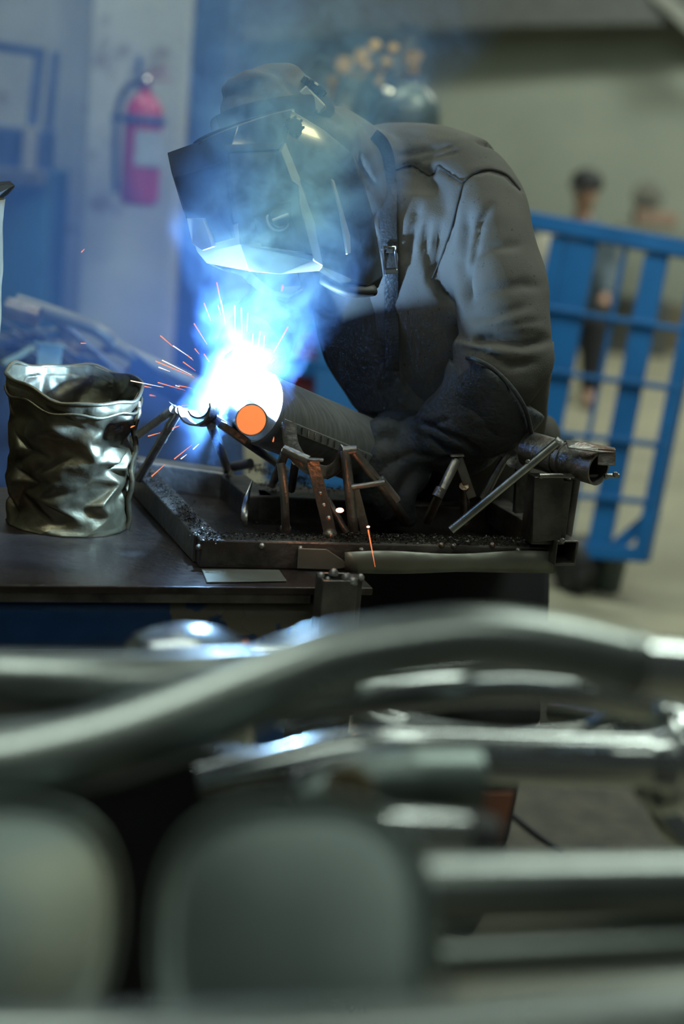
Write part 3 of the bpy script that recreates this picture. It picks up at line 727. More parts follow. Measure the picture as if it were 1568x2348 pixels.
for y, x0, x1 in ((600, 800, 935), (640, 745, 975), (700, 716, 1032), (770, 726, 1075), (840, 752, 1100), (900, 795, 1120), (950, 822, 1150)):
    row = []
    for k in range(8):
        t_ = k / 7; x = x0 + (x1 - x0) * t_
        # bowed surface in front of the chest: depth follows a smooth barrel
        d_ = 2.745 + .10 * (2 * t_ - .85) ** 2 + (y - 600) * .00022 + (.05 if x > 1060 else 0)
        row.append(P(x, y, d_))
    bib.append(row)
ap = cloth_sheet('apron', bib, 'apron', wk, wob=.012)
ap['label'] = 'grey-brown suede welding apron'
skirt = []
for y, x0, x1 in ((940, 815, 1230), (1010, 825, 1262), (1100, 825, 1262), (1200, 815, 1260), (1330, 808, 1258), (1500, 806, 1252), (1680, 806, 1246)):
    skirt.append([P(x0 + (x1 - x0) * k / 7, y, 2.915 + .10 * (2 * k / 7 - 1) ** 2 - (.045 * math.sin(k * 1.8) if y > 1000 else 0) * .3 + .02) for k in range(8)])
sk = cloth_sheet('apron_skirt', skirt, 'trousers', wk, wob=.01)
for path in ([(905, 388), (945, 378), (985, 402), (1005, 382), (1035, 402), (1062, 418)], [(1062, 418), (1085, 397), (1120, 388), (1160, 400), (1192, 436)], [(1062, 418), (1050, 460), (1035, 520), (1012, 590), (990, 640)]):
    sp3 = smooth_path([Vector((x, y, 0)) for x, y in path], 6)
    tube('sleeve_seam', [onbody(q.x, q.y, 2.78, .0008) for q in sp3], .0022, 'seam', sweat, n=6)
# straps
def strap(name, pts, wd, m, parent, th=.004):
    pts = smooth_path(pts, 5); V = []; F = []
    for i, p in enumerate(pts):
        t_ = (pts[min(i + 1, len(pts) - 1)] - pts[max(i - 1, 0)]).normalized()
        n_ = (CAM - p).normalized(); s_ = t_.cross(n_).normalized() * wd / 2; n_ = s_.cross(t_).normalized() * th
        V += [p - s_, p + s_, p + s_ + n_, p - s_ + n_]
    for i in range(len(pts) - 1):
        for j in range(4): F.append((i * 4 + j, i * 4 + (j + 1) % 4, i * 4 + 4 + (j + 1) % 4, i * 4 + 4 + j))
    F += [(0, 1, 2, 3), tuple(range(len(V) - 4, len(V)))]
    return bevel(mesh(name, V, F, m, parent), .001)
sp_ = [(852, 312), (872, 330), (885, 365), (889, 420), (890, 480), (891, 540), (893, 580)]
last = None; pts = []
for x, y in sp_:
    q = onbody(x, y, 2.80, .010); pts.append(q)
sdep = [(q - CAM).dot(FW) for q in pts]
pts = [P(x, y, min(d_, 2.80) ) for (x, y), d_ in zip(sp_, sdep)]
strap('leather_strap', pts, .030, 'leather', wk)
bd = (pts[-1] - CAM).dot(FW) - .012
bc = [P(879, 566, bd), P(905, 566, bd), P(911, 626, bd), P(882, 628, bd)]
bkl = tube('buckle', bc + [bc[0]], .0022, 'chrome', wk, n=8)
bar('buckle_bar', P(881, 624, bd - .002), P(912, 622, bd - .002), .008, .003, 'chrome', bkl, up=tuple(FW))
bar('buckle_tongue', P(884, 575, bd - .002), P(902, 575, bd - .002), .008, .003, 'chrome', bkl, up=tuple(FW))
strap('lower_strap', [P(891, 578, bd + .006), P(896, 630, bd + .004), P(897, 700, 2.745), P(899, 780, 2.752), P(899, 850, 2.768)], .025, 'leather', wk, th=.003)
# belt buckle and rear bulge at the hip
tube('waist_ring', [P(1247, 948, 2.97), P(1250, 965, 2.965), P(1246, 985, 2.97), P(1245, 1000, 2.975)], .0035, 'chrome', wk, n=8, sm=3)
weld('hip_pouch', [ell(P(1250, 1010, 3.03), (RT * .030, FW * .06, UP * .050)), ell(P(1235, 1050, 3.05), (RT * .03, FW * .05, UP * .05))], 'apron', wk, .008, 2)

# ---- gauntlet glove, left hand, wrapped round the muffler
MA = P(590, 935, 2.60); MB_ = P(915, 1068, 2.87); MX = (MB_ - MA).normalized()
gl = [tube_data([P(1140, 890, 2.70), P(1105, 940, 2.71), P(1040, 985, 2.74), P(985, 1015, 2.77), P(930, 1035, 2.79)], [.098, .092, .072, .054, .050], n=24, sm=4, ry=[.072, .070, .056, .046, .042]),
      tube_data([P(975, 1010, 2.78), P(925, 1040, 2.79), P(885, 1062, 2.80)], [.052, .056, .048], n=18, sm=3),
      tube_data([P(1105, 960, 2.73), P(1080, 1020, 2.76), P(1010, 1065, 2.79)], [.065, .050, .036], n=18, sm=3)]
fing = [
 [(905, 1000, 2.765, .026), (868, 985, 2.75, .024), (838, 1018, 2.75, .022), (822, 1070, 2.765, .019)],
 [(915, 1040, 2.77, .027), (872, 1040, 2.745, .025), (846, 1090, 2.75, .022), (842, 1135, 2.77, .019)],
 [(930, 1070, 2.775, .027), (896, 1090, 2.75, .025), (880, 1140, 2.755, .021), (884, 1175, 2.775, .018)],
 [(960, 1080, 2.78, .026), (932, 1118, 2.76, .022), (926, 1160, 2.765, .019), (934, 1187, 2.78, .017)],
]
fd = [tube_data([P(a, b, c) for a, b, c, _ in f], [r for *_, r in f] , n=14, sm=4) for f in fing]
for f in fing: fd.append(ell(P(*f[-1][:3]), (RT * f[-1][3], FW * f[-1][3], UP * f[-1][3]), 8, 10))
th_ = [(960, 985, 2.80, .030), (905, 968, 2.84, .025), (868, 985, 2.87, .021), (850, 1010, 2.88, .018)]
fd.append(tube_data([P(a, b, c) for a, b, c, _ in th_], [r for *_, r in th_], n=14, sm=4))
GC = [([(958, 968), (985, 975), (1030, 962)], 6, .006), ([(960, 972), (1010, 990), (1060, 1010), (1100, 1040)], 7, .008), ([(1000, 1060), (1040, 1050), (1060, 1075)], 7, .006),
      ([(1060, 1040), (1020, 1035), (975, 1000)], 6, .005), ([(900, 1060), (940, 1040), (1000, 1050)], 6, .004)]
glv = weld('welding_glove', gl + fd, 'glove', wk, 0.0055, 3, GC, noise_amp=.004, nscale=18)
tube('glove_cuff_edge', [P(1058, 822, 2.675), P(1085, 822, 2.60), P(1130, 845, 2.60), P(1175, 890, 2.60), P(1205, 940, 2.62), P(1218, 992, 2.67)], .004, 'glove', glv, sm=4, n=8)
# cuff skirt of the gauntlet, flaring over the sleeve
cuff = []
A0 = [P(1054, 830, 2.69), P(1085, 826, 2.61), P(1130, 848, 2.595), P(1172, 892, 2.605), P(1203, 942, 2.63), P(1214, 990, 2.68)]
A1 = [P(1030, 862, 2.70), P(1060, 870, 2.63), P(1100, 900, 2.61), P(1140, 950, 2.62), P(1160, 1000, 2.65), P(1168, 1030, 2.70)]
A2 = [P(985, 925, 2.73), P(1010, 925, 2.68), P(1045, 950, 2.665), P(1080, 995, 2.675), P(1098, 1035, 2.70), P(1100, 1062, 2.73)]
cloth_sheet('glove_cuff', [A0, A1, A2], 'glove', glv, th=.005, wob=.008)
# right glove holding the torch, behind the smoke, enlarged to block arc light
rg = [ell(P(590, 818, 2.69), (RT * .050, FW * .04, UP * .045)), tube_data([P(612, 740, 2.86), P(600, 785, 2.75)], [.065, .055], n=16)]
for k in range(4):
    rg.append(tube_data([P(545 + k * 9, 788 + k * 10, 2.69), P(520 + k * 9, 798 + k * 10, 2.665), P(522 + k * 8, 818 + k * 9, 2.66)], [.015, .014, .011], n=10, sm=3))
rg.append(tube_data([P(560, 770, 2.70), P(532, 775, 2.68), P(515, 800, 2.68)], [.017, .015, .012], n=10, sm=3))
weld('welding_glove', rg, 'glove', wk, .006, 3)
tt = thing('welding_torch', P(530, 830, 2.66), 'welding torch held in the bright smoke above the pipe end', 'torch')
tube('handle', [P(575, 765, 2.69), P(540, 805, 2.67), P(528, 835, 2.65)], .014, 'plastic', tt, n=14, sm=4)
tube('nozzle', [P(528, 835, 2.65), P(530, 868, 2.61)], [.009, .008], 'brass', tt, n=14, hollow=.002)

# ================================================================== work table
YAW = math.radians(16.6)
TU = Vector((math.cos(YAW), math.sin(YAW), 0)); TV = Vector((-math.sin(YAW), math.cos(YAW), 0)); TZ = Vector((0, 0, 1))
T0 = Z(400, 1345, 0.8); tr = Z(868, 1362, 0.8)
wr = (tr - T0).dot(TU)
tbl_ = thing('work_table', Vector((T0.x, T0.y, 0)), 'scuffed steel-topped welding table with chipped dark blue apron beam', 'table')
LW = .75; DP = .62
c = T0 + TU * ((wr - LW) / 2) + TV * (DP / 2) - TZ * .006
box('tabletop', c, (LW + wr, DP, .012), 'table_steel', tbl_, axes=(TU, TV, TZ), bw=.002)
box('edge_strip', T0 + TU * ((wr - .1 - LW) / 2) + TV * .010 - TZ * .020, (LW + wr - .1, .012, .016), 'mild', tbl_, axes=(TU, TV, TZ), bw=.002)
tube('apron_beam', [T0 + TU * (-LW) + TV * .06 - TZ * .070, T0 + TU * (wr - .025) + TV * .06 - TZ * .070], .042, 'blue_chipped', tbl_, n=28, ry=.046, sq=.55)
box('under_shelf', T0 + TU * ((wr - .1 - LW) / 2) + TV * .30 - TZ * .04, (LW + wr - .12, .50, .05), 'dark_beam', tbl_, axes=(TU, TV, TZ), bw=.002)
box('front_panel', T0 + TU * ((wr - LW) / 2) + TV * .14 - TZ * .40, (LW + wr - .03, .01, .62), 'dark_beam', tbl_, axes=(TU, TV, TZ), bw=.002)  # added dark panel standing in for shade under the table
for a_ in (-LW + .04, wr - .14):
    for b_ in (.06, DP - .06):
        q = T0 + TU * a_ + TV * b_; bar('leg', Vector((q.x, q.y, 0)), Vector((q.x, q.y, .77)), .05, .05, 'blue_chipped', tbl_, up=tuple(TV))
# spot of blistered plate on the table end, a clamp post with rough bolts
ps = thing('clamp_post', Z(770, 1365, .8), 'short rusty channel post with weld blobs at the table end', 'post')
pt_ = P(775, 1330, 2.42)
bar('channel', P(772, 1322, 2.42), P(772, 1322, 2.42) - TZ * .30, .055, .045, 'mild', ps, up=tuple(TV), hollow=.004)
bar('channel_flange', P(812, 1322, 2.43), P(812, 1322, 2.43) - TZ * .30, .020, .03, 'mild', ps, up=tuple(TV))
for x, y, r in ((764, 1312, .008), (735, 1318, .006), (792, 1322, .007), (808, 1332, .008), (752, 1328, .006), (826, 1322, .006)):
    q = P(x, y, 2.41); lathe('weld_blob', q - TZ * r, (0.1, 0, 1), [(r * .5, 0), (r, r * .5), (r * .9, r * 1.2), (r * .4, r * 1.7)], 'mild_grey', ps, n=12)
plate_pts = [Z(830, 1345, .803), Z(868, 1360, .803), Z(872, 1368, .803), Z(836, 1370, .803)]

# ------------------------------------------------------------------ welding jig
JF0 = Z(456, 1302, 0.8); JF1 = Z(1272, 1316, 0.8)
jig = thing('welding_jig', JF0, 'dark steel welding jig frame with welded rod cradles, littered with filings', 'jig')
JB0 = Z(288, 1112, .8)
S_ = .047
ju = (JF1 - JF0).normalized(); jv = (JB0 - JF0).normalized(); hz = TZ * (S_ / 2)
bar('front_rail', JF0 + hz + TV * .02, JF1 + hz + TV * .02, .042, S_, 'mild', jig, bw=.003)
jb = JF0 + jv * .585
bar('side_rail', JF0 + hz + TU * .016 + TV * .03, jb + hz + TU * .016, .042, S_, 'mild', jig, bw=.003)
# back rail pieces
b0 = Z(300, 1052, .847); b1 = Z(528, 1084, .847)
bar('back_rail', b0 - hz + TV * -.01, b1 - hz + TV * -.01, .05, S_ + .01, 'mild_grey', jig, bw=.003)
i0 = Z(535, 1092, .847); i1 = Z(592, 1136, .847); i2 = Z(800, 1140, .847)
bar('inner_rail', i0 - hz, i1 - hz + (i1 - i0) * .1, .05, S_ + .006, 'mild', jig, bw=.003)
bar('inner_rail', i1 - hz + TV * .01, Z(1215, 1168, .847) - hz, .05, S_ + .006, 'mild', jig, bw=.003)
bar('inner_rail', Z(1085, 1150, .845) - hz, Z(1215, 1195, .845) - hz, .045, S_, 'mild', jig, bw=.003)
k0 = Z(540, 1082, .847)
tube('rail_stub', [P(535, 1070, 2.93), P(575, 1062, 2.90)], .009, 'mild', jig, n=12)
# base plate inside the frame
pl = [Z(440, 1270, .806), Z(1240, 1300, .806), Z(1180, 1150, .806), Z(560, 1105, .806), Z(330, 1095, .806)]
V = [p for p in pl] + [p - TZ * .005 for p in pl]; k = len(pl)
mesh('base_plate', V, [tuple(range(k)), tuple(range(k, 2 * k))] + [(i, (i + 1) % k, k + (i + 1) % k, k + i) for i in range(k)], 'table_steel', jig, smooth=False)
# light sheet strips tacked under the front rail
def front(x, y, off=0.0):
    """point on the plane of the front rail's face"""
    n_ = ju.cross(TZ).normalized()
    D = FW + (x - 784) / FPX * RT - (y - 1174) / FPX * UP
    t_ = (JF0 + n_ * (.002 + off) - CAM).dot(n_) / D.dot(n_)
    return CAM + D * t_
def fplate(name, loop, th, m, parent, off=0.0, dent=0):
    pts = [front(x, y, off) for x, y in loop]; n_ = (-(ju.cross(TZ))).normalized()
    if n_.dot(CAM - pts[0]) < 0: n_ = -n_
    V = [p + n_ * th for p in pts] + [p for p in pts]; k = len(pts)
    F = [tuple(range(k)), tuple(range(k, 2 * k))] + [(i, (i + 1) % k, k + (i + 1) % k, k + i) for i in range(k)]
    o = mesh(name, V, F, m, parent, smooth=False); bevel(o, .0015, 2); return o
fplate('sheet_strip', [(683, 1256), (748, 1258), (784, 1282), (800, 1300), (760, 1306), (680, 1303)], .003, 'sheet', jig, .004)
# long strip with bent, wavy face
N_ = 26; V = []
for i in range(N_ + 1):
    t_ = i / N_; x = 790 + 478 * t_
    o_ = .0035 * math.sin(i * 1.1) + .002 * math.sin(i * 2.7) - .008
    yt = 1266 - 6 * math.sin(t_ * 9) * .6; yb = 1312 + 3 * math.sin(t_ * 7)
    for y, e in ((yt, 0), (1288, .0015), (yb, -.001)): V.append(front(x, y, .012 + o_ * .6 + e))
F = []
for i in range(N_):
    for j in range(2): F.append((i * 3 + j, i * 3 + j + 1, (i + 1) * 3 + j + 1, (i + 1) * 3 + j))
o = mesh('sheet_strip', V, F, 'sheet', jig); s = o.modifiers.new('s', 'SOLIDIFY'); s.thickness = .002
for x, y in ((688, 1258), (828, 1262), (1012, 1250), (1040, 1252), (1128, 1250), (1188, 1262), (1268, 1256), (600, 1252), (455, 1255)):
    q = front(x, y, -.002); n_ = ju.cross(TZ).normalized(); n_ = n_ if n_.dot(CAM - q) > 0 else -n_
    lathe('weld_bead', q - n_ * .003, n_, [(.003, 0), (.0055, .004), (.004, .007), (.001, .009)], 'mild_grey', jig, n=10)
# outrigger box tube and vertical box post at the right
bar('outrigger_tube', front(1290, 1268, -.0) + TV * .09, front(1296, 1270, -.0) + TV * -.0, .046, .043, 'mild', jig, hollow=.003)
o1 = P(1298, 1268, 2.63); o2 = o1 + TV * .30 - TU * .02
bar('outrigger_tube', o1, o2, .040, .042, 'mild', jig, hollow=.003)
pb = P(1243, 1240, 2.66); 
bar('box_post', pb, pb + TZ * .112, .062, .050, 'mild', jig, up=tuple(TV), bw=.002)
bar('post_plate', P(1253, 1240, 2.625), P(1258, 1092, 2.60), .052, .004, 'mild', jig, up=tuple(TV), bw=.001)
def rod(pts, r, m='mild_grey', name='cradle_rod', sm=0, n=12):
    pts = [P(*q) for q in pts]
    return tube(name, pts, r, m, jig, n=n, sm=sm if len(pts) > 2 else 0)
def dj(x, y, z=.847): return (Z(x, y, z) - CAM).dot(FW)
rod([(1236, 1091, 2.58), (1418, 1091, 2.62)], .0042, 'mild_grey')
rod([(1320, 1098, 2.66), (1300, 1228, 2.68)], .0085, 'mild')
rod([(1034, 1216, 2.60), (1276, 1016, 2.58)], .0075, 'rod_bright')
rod([(1270, 1010, 2.585), (1285, 1022, 2.585)], .009, 'mild_grey', 'weld_bead')
bar('support_bar', P(1198, 1075, 2.74), P(1192, 1175, 2.76), .025, .012, 'mild', jig, up=tuple(TV))
# pipe holder tube with cut mouth
hx0 = P(1222, 1032, 2.68); hx1 = P(1372, 1076, 2.58)
tube('pipe_holder', [hx0, hx1], .0275, 'mild_grey', jig, n=32, hollow=.0035)
tube('pipe_holder_sleeve', [hx0 + (hx0 - hx1) * .06, hx0 + (hx1 - hx0) * .42], .0300, 'mild_grey', jig, n=32, hollow=.002)
tube('holder_ring', [hx0 + (hx1 - hx0) * .50, hx0 + (hx1 - hx0) * .52], .0305, 'mild_grey', jig, n=32, hollow=.003)
pp = [P(1296, 1008, 2.60), P(1330, 1012, 2.58), P(1410, 1026, 2.575), P(1412, 1036, 2.555), P(1372, 1034, 2.55), P(1302, 1024, 2.56)]
def slab(name, pts, vec, m, parent):
    k = len(pts); V = list(pts) + [p + vec for p in pts]
    o = mesh(name, V, [tuple(range(k)), tuple(range(k, 2 * k))] + [(i, (i + 1) % k, k + (i + 1) % k, k + i) for i in range(k)], m, parent, smooth=False)
    bevel(o, .001); return o
slab('holder_plate', pp, -UP * .003, 'mild_grey', jig)
slab('holder_lug', [P(1372, 1028, 2.555), P(1412, 1030, 2.555), P(1411, 1068, 2.555), P(1370, 1066, 2.555)], FW * .006, 'mild_grey', jig)
for x, y in ((1277, 1018), (1262, 1034), (1390, 1092), (1410, 1088), (1210, 1060), (1288, 1240), (1240, 1092)):
    lathe('weld_bead', P(x, y, 2.585), -FW, [(.002, 0), (.005, .003), (.003, .006)], 'mild_grey', jig, n=8)
# cradle 1 (rear left) and first saddle
dA = dj(320, 1098)
dT = 2.58
rod([(318, 1098, dA), (411, 940, dT)], .0075)
rod([(296, 1012, dA + .05), (398, 938, dT)], .0075)
for x, y in ((372, 1006), (389, 977), (330, 1077)):
    dd_ = dA + (dT - dA) * (x - 318) / 93; rod([(x - 3, y + 5, dd_), (x + 3, y - 5, dd_)], .0088, name='weld_bead')
slab('cradle_tip', [P(386, 920, dT), P(404, 932, dT), P(414, 944, dT), P(398, 940, dT)], FW * .004, 'mild_grey', jig)
def saddle(name, cx, cy, r, a0, a1, d_, wd, th=.003, m='mild_grey', ax=None):
    """curved strip cut from tube, axis ax"""
    ax = ax or (FW * .9 + RT * .35).normalized(); c_ = P(cx, cy, d_); rr = r / FPX * d_
    X = (RT - ax * RT.dot(ax)).normalized(); Y = ax.cross(X); Y = -Y if Y.dot(UP) < 0 else Y
    V = []; F = []; n = 16
    for i in range(n + 1):
        th_2 = math.radians(a0 + (a1 - a0) * i / n)
        e = X * math.cos(th_2) + Y * math.sin(th_2)
        for q, w_ in ((rr, -wd / 2), (rr, wd / 2), (rr - th, wd / 2), (rr - th, -wd / 2)): V.append(c_ + e * q + ax * w_)
    for i in range(n):
        for j in range(4): F.append((i * 4 + j, i * 4 + (j + 1) % 4, i * 4 + 4 + (j + 1) % 4, i * 4 + 4 + j))
    F += [(0, 1, 2, 3), (n * 4, n * 4 + 1, n * 4 + 2, n * 4 + 3)]
    o = mesh(name, V, F, m, jig); e = o.modifiers.new('e', 'EDGE_SPLIT'); e.split_angle = math.radians(40); return o
d1 = 2.52; dr1 = dj(505, 1078)
saddle('saddle', 455, 935, 43, 180, 372, d1, .034)
saddle('saddle', 464, 932, 30, 200, 350, d1 - .0, .03, m='mild')
rod([(484, 975, d1), (522, 1078, dr1)], .0080, 'mild')
rod([(490, 958, d1), (560, 1010, d1 + .04), (655, 1078, dj(655, 1078))], .0075, 'mild')
bar('rod_sleeve', P(508, 974, d1 - .01), P(560, 1010, d1 + .02), .018, .012, 'mild', jig)
# cradle 2 carrying the muffler: curved flat strap, rods, lit flat bar
dF = dj(757, 1228)
d2 = 2.60
sd = [P(663, 968, 2.545), P(664, 1000, 2.545), P(672, 1030, 2.545), P(692, 1058, 2.55), P(722, 1078, 2.56), P(752, 1082, 2.57), P(775, 1064, 2.58), P(786, 1034, 2.59)]
tube('saddle_strap', sd, .012, 'mild_grey', jig, n=10, ry=.0025, sm=4, up=tuple(FW))
rod([(650, 1030, 2.53), (708, 1056, 2.52)], .0080)
flat = bar('flat_bar', P(716, 1054, 2.52), P(758, 1226, dF), .021, .005, 'mild_grey', jig, up=tuple(-FW))
bar('bar_cap', P(706, 1053, 2.515), P(742, 1055, 2.515), .012, .004, 'mild_grey', jig)
rod([(655, 1034, 2.54), (640, 1075, 2.58), (624, 1112, dj(624, 1112))], .0075)
rod([(644, 1062, 2.54), (652, 1130, 2.54), (655, 1214, dj(655, 1214))], .0070)
rod([(678, 1058, 2.60), (668, 1122, 2.72)], .0070, 'mild')
rod([(735, 1120, 2.60), (795, 1222, 2.60)], .006, 'mild')
for x, y, r in ((734, 1132, .0035), (742, 1158, .0035), (753, 1188, .004), (757, 1228, .013), (655, 1212, .010), (650, 1036, .009), (817, 1225, .010)):
    lathe('weld_bead', P(x, y, 2.50 if r < .005 else dj(x, y, .845) - .01), -FW, [(r * .5, 0), (r, r * .5), (r * .7, r), (r * .2, r * 1.2)], 'mild_grey', jig, n=10)
# cradle 3
tube('saddle_strap', [P(744, 1086, 2.63), P(772, 1070, 2.60), P(786, 1040, 2.57), P(790, 1028, 2.56)], .011, 'mild_grey', jig, n=10, ry=.002, sm=4, up=tuple(FW))
rod([(792, 1034, 2.55), (800, 1120, 2.56), (812, 1226, dj(812, 1226))], .0085)
bar('flat_bar', P(812, 1120, 2.58), P(840, 1228, dj(840, 1228)), .016, .006, 'mild_grey', jig, up=tuple(-FW))
rod([(812, 1036, 2.55), (870, 1108, 2.57), (930, 1192, dj(930, 1192))], .0078)
rod([(806, 1118, 2.545), (882, 1106, 2.545)], .0048)
bar('rod_sleeve', P(872, 1096, 2.56), P(913, 1148, 2.57), .018, .010, 'mild_grey', jig)
rod([(786, 1034, 2.55), (818, 1032, 2.55)], .0080)
# cradle 4
rod([(1046, 1056, 2.66), (1012, 1125, 2.64), (980, 1194, dj(980, 1194))], .0082)
rod([(1012, 1120, 2.638), (1002, 1140, 2.636)], .0100, name='weld_bead')
bar('flat_bar', P(1050, 1050, 2.66), P(1082, 1142, 2.68), .016, .006, 'mild_grey', jig, up=tuple(-FW))
rod([(1064, 1114, 2.67), (1066, 1196, dj(1066, 1196))], .0085)
bar('bar_cap', P(1032, 1045, 2.655), P(1064, 1044, 2.655), .014, .003, 'mild_grey', jig)
# cradle 5 with the leaf-shaped plate
rod([(1163, 1040, 2.72), (1136, 1088, 2.72), (1108, 1142, 2.74)], .0070)
sl = [P(1118, 1024, 2.70), P(1145, 1028, 2.71), P(1168, 1040, 2.72), P(1178, 1054, 2.72), P(1202, 1060, 2.72)]
tube('leaf_plate', sl, [.004, .010, .014, .016, .012], 'mild_grey', jig, n=10, ry=.0018, sm=4, up=tuple(FW))
# curled slag sliver standing on the base plate
tube('slag_sliver', [P(562, 1205, 2.66), P(560, 1180, 2.66), P(566, 1140, 2.68), P(578, 1102, 2.72)], [.004, .006, .005, .001], 'rod_bright', jig, n=8, sm=4, ry=[.001] * 4)
# filings heaped along the rails
random.seed(11); V = []; F = []
def crumbs(cx, cy, cz, n, sx, sy, ax, smin, smax, hgt):
    for _ in range(n):
        u_, v_ = random.gauss(0, .5), random.gauss(0, .5)
        p = Vector((cx, cy, cz)) + ax * (u_ * sx) + Vector((-ax.y, ax.x, 0)) * (max(-1, min(1, v_)) * sy)
        p.z += abs(rnd(0, hgt)) * max(0, 1 - abs(v_))
        s = rnd(smin, smax); o0 = len(V)
        for _k in range(4): V.append(p + Vector((rnd(-s, s), rnd(-s, s), rnd(-s * .3, s))))
        F.extend([(o0, o0 + 1, o0 + 2), (o0, o0 + 2, o0 + 3), (o0, o0 + 3, o0 + 1), (o0 + 1, o0 + 3, o0 + 2)])
for k in range(30):
    t_ = k / 29; q = JF0.lerp(JF1, .02 + .92 * t_) + TV * .022
    crumbs(q.x, q.y, .847, 70 if t_ < .4 else 150, .022, .02, ju, .001, .0032, .006 if t_ < .4 else .012)
for k in range(16):
    q = JF0.lerp(jb, k / 15) + TU * .016; crumbs(q.x, q.y, .847, 150, .02, .018, jv, .001, .003, .008)
for a_, b_, n in (((560, 1075), (700, 1108), 900), ((1095, 1150), (1205, 1185), 700), ((600, 1120), (790, 1128), 300)):
    for k in range(10):
        q = Z(a_[0] + (b_[0] - a_[0]) * k / 9, a_[1] + (b_[1] - a_[1]) * k / 9, .847)
        crumbs(q.x, q.y, .847, n // 10, .02, .022, TU, .001, .004, .016)
for k in range(1600):
    x, y = rnd(400, 1200), rnd(1130, 1225); q = Z(x, y, .806)
    crumbs(q.x, q.y, .807, 1, .002, .002, TU, .0006, .0022, .001)
fl = mesh('metal_filings', V, F, 'filings', jig, smooth=False); fl['kind'] = 'stuff'

# ------------------------------------------------------------------ crumpled bucket
def crumple(name, cx0, cx1, ytop, ybot, d_, hgt, m, label, seed, hollow=True, amp=.010):
    """crumpled open tin; position from its foot"""
    base = Z((cx0 + cx1) / 2, ybot, .8) if hollow else None
    t = thing(name, base, label, 'bucket')
    return t
bk0 = Z(128, 1232, .8); rB = .106
bk_c = bk0 + Vector((0, rB * .95, 0))
bt = thing('tin_bucket', bk_c, 'crumpled dirty tin bucket without a lid standing on the steel table', 'bucket')
bt['category'] = 'bucket'
HB = .247; random.seed(12)
NA, NHt = 17, 9
bm = bmesh.new(); grid = []
def brad(h): return rB * (.955 + .06 * h / HB)
def bwave(th, h): return (.006 * math.sin(2 * th + .6) + .004 * math.sin(5 * th) + .002 * math.sin(9 * th + 1)) * (h / HB) ** 6 + (.012 * math.sin(th) - .009 * math.cos(th)) * (h / HB) ** 2
for i in range(NHt + 1):
    row = []
    for j in range(NA):
        inner = 0 < i < NHt - 1
        th = 2 * math.pi * (j + (rnd(-.36, .36) if inner else 0) + .5 * (i % 2) * inner) / NA
        h = HB * (i + (rnd(-.36, .36) if inner else 0)) / NHt
        if i == NHt - 1: h = HB * .925
        r = brad(h) + (rnd(-.017, .005) if inner else (.002 if i >= NHt - 1 else 0))
        row.append(bm.verts.new(bk_c + Vector((r * 1.04 * math.cos(th), r * .98 * math.sin(th), h + bwave(th, h)))))
    grid.append(row)
for i in range(NHt):
    for j in range(NA):
        k = (j + 1) % NA; q = (grid[i][j], grid[i][k], grid[i + 1][k], grid[i + 1][j])
        if random.random() < .5: bm.faces.new((q[0], q[1], q[2])); bm.faces.new((q[0], q[2], q[3]))
        else: bm.faces.new((q[0], q[1], q[3])); bm.faces.new((q[1], q[2], q[3]))
bm.faces.new(grid[0][::-1])
bmesh.ops.subdivide_edges(bm, edges=[e for e in bm.edges if len(e.verts[0].link_edges) < 40 and not all(v in set(grid[0]) for v in e.verts)] , cuts=7, use_grid_fill=True)
for _ in range(2): bmesh.ops.smooth_vert(bm, verts=[v for v in bm.verts if .004 < v.co.z - bk_c.z < HB - .004], factor=.5, use_axis_x=True, use_axis_y=True, use_axis_z=True)
for v in bm.verts:
    q = v.co - bk_c; hh = q.z / HB
    if 0.02 < hh < .97:
        n_ = Vector((q.x, q.y, 0)).normalized()
        v.co += n_ * (.0045 * noise.noise(q * 22) + .0022 * noise.noise(q * 60))
me = bpy.data.meshes.new('shell'); bmesh.ops.recalc_face_normals(bm, faces=bm.faces); bm.to_mesh(me); bm.free(); me.materials.append(MAT['bucket'])
me.polygons.foreach_set('use_smooth', [True] * len(me.polygons))
o = bpy.data.objects.new('shell', me); COL.objects.link(o); o.parent = bt; o.matrix_parent_inverse = bt.matrix_world.inverted()
so = o.modifiers.new('s', 'SOLIDIFY'); so.thickness = .0022; so.offset = -1
def bpt(th, h, e=0):
    r = brad(h) + .002 + e; return bk_c + Vector((r * 1.04 * math.cos(th), r * .98 * math.sin(th), h + bwave(th, h)))
tube('rolled_rim', [bpt(2 * math.pi * j / 72, HB) for j in range(73)], .0034, 'bucket', bt, n=8, caps=False)
tube('bead_ring', [bpt(2 * math.pi * j / 72, HB * .90 + .003 * math.sin(j * .7), .0005) for j in range(73)], .0028, 'bucket', bt, n=8, caps=False)
tube('side_seam', [bpt(-.06 + .04 * math.sin(i), HB * i / 14, -.003 + .003 * math.sin(i * 1.7)) for i in range(14)], .005, 'bucket', bt, n=8)
lo_ = slab('lit_table_patch', [Z(462, 1304, .803), Z(640, 1306, .803), Z(658, 1331, .803), Z(474, 1334, .803)], TZ * -.002, 'sheet', None)  # pale slab painting the patch of light on the tabletop
tag(lo_, 'thin pale sheet painted as a lit patch on the table in front of the jig corner', 'offcut')
# loose content: scrap ends at the bottom
for k in range(9):
    q = bk_c + Vector((rnd(-.06, .06), rnd(-.06, .06), .02)); v = Vector((rnd(-1, 1), rnd(-1, 1), rnd(.3, 1))).normalized()
    sc = bar('scrap_offcut', q, q + v * rnd(.04, .08), .012, .003, 'mild_grey', None)
    tag(sc, 'short steel offcut lying inside the crumpled tin bucket', 'offcut', 'offcuts inside the tin bucket')
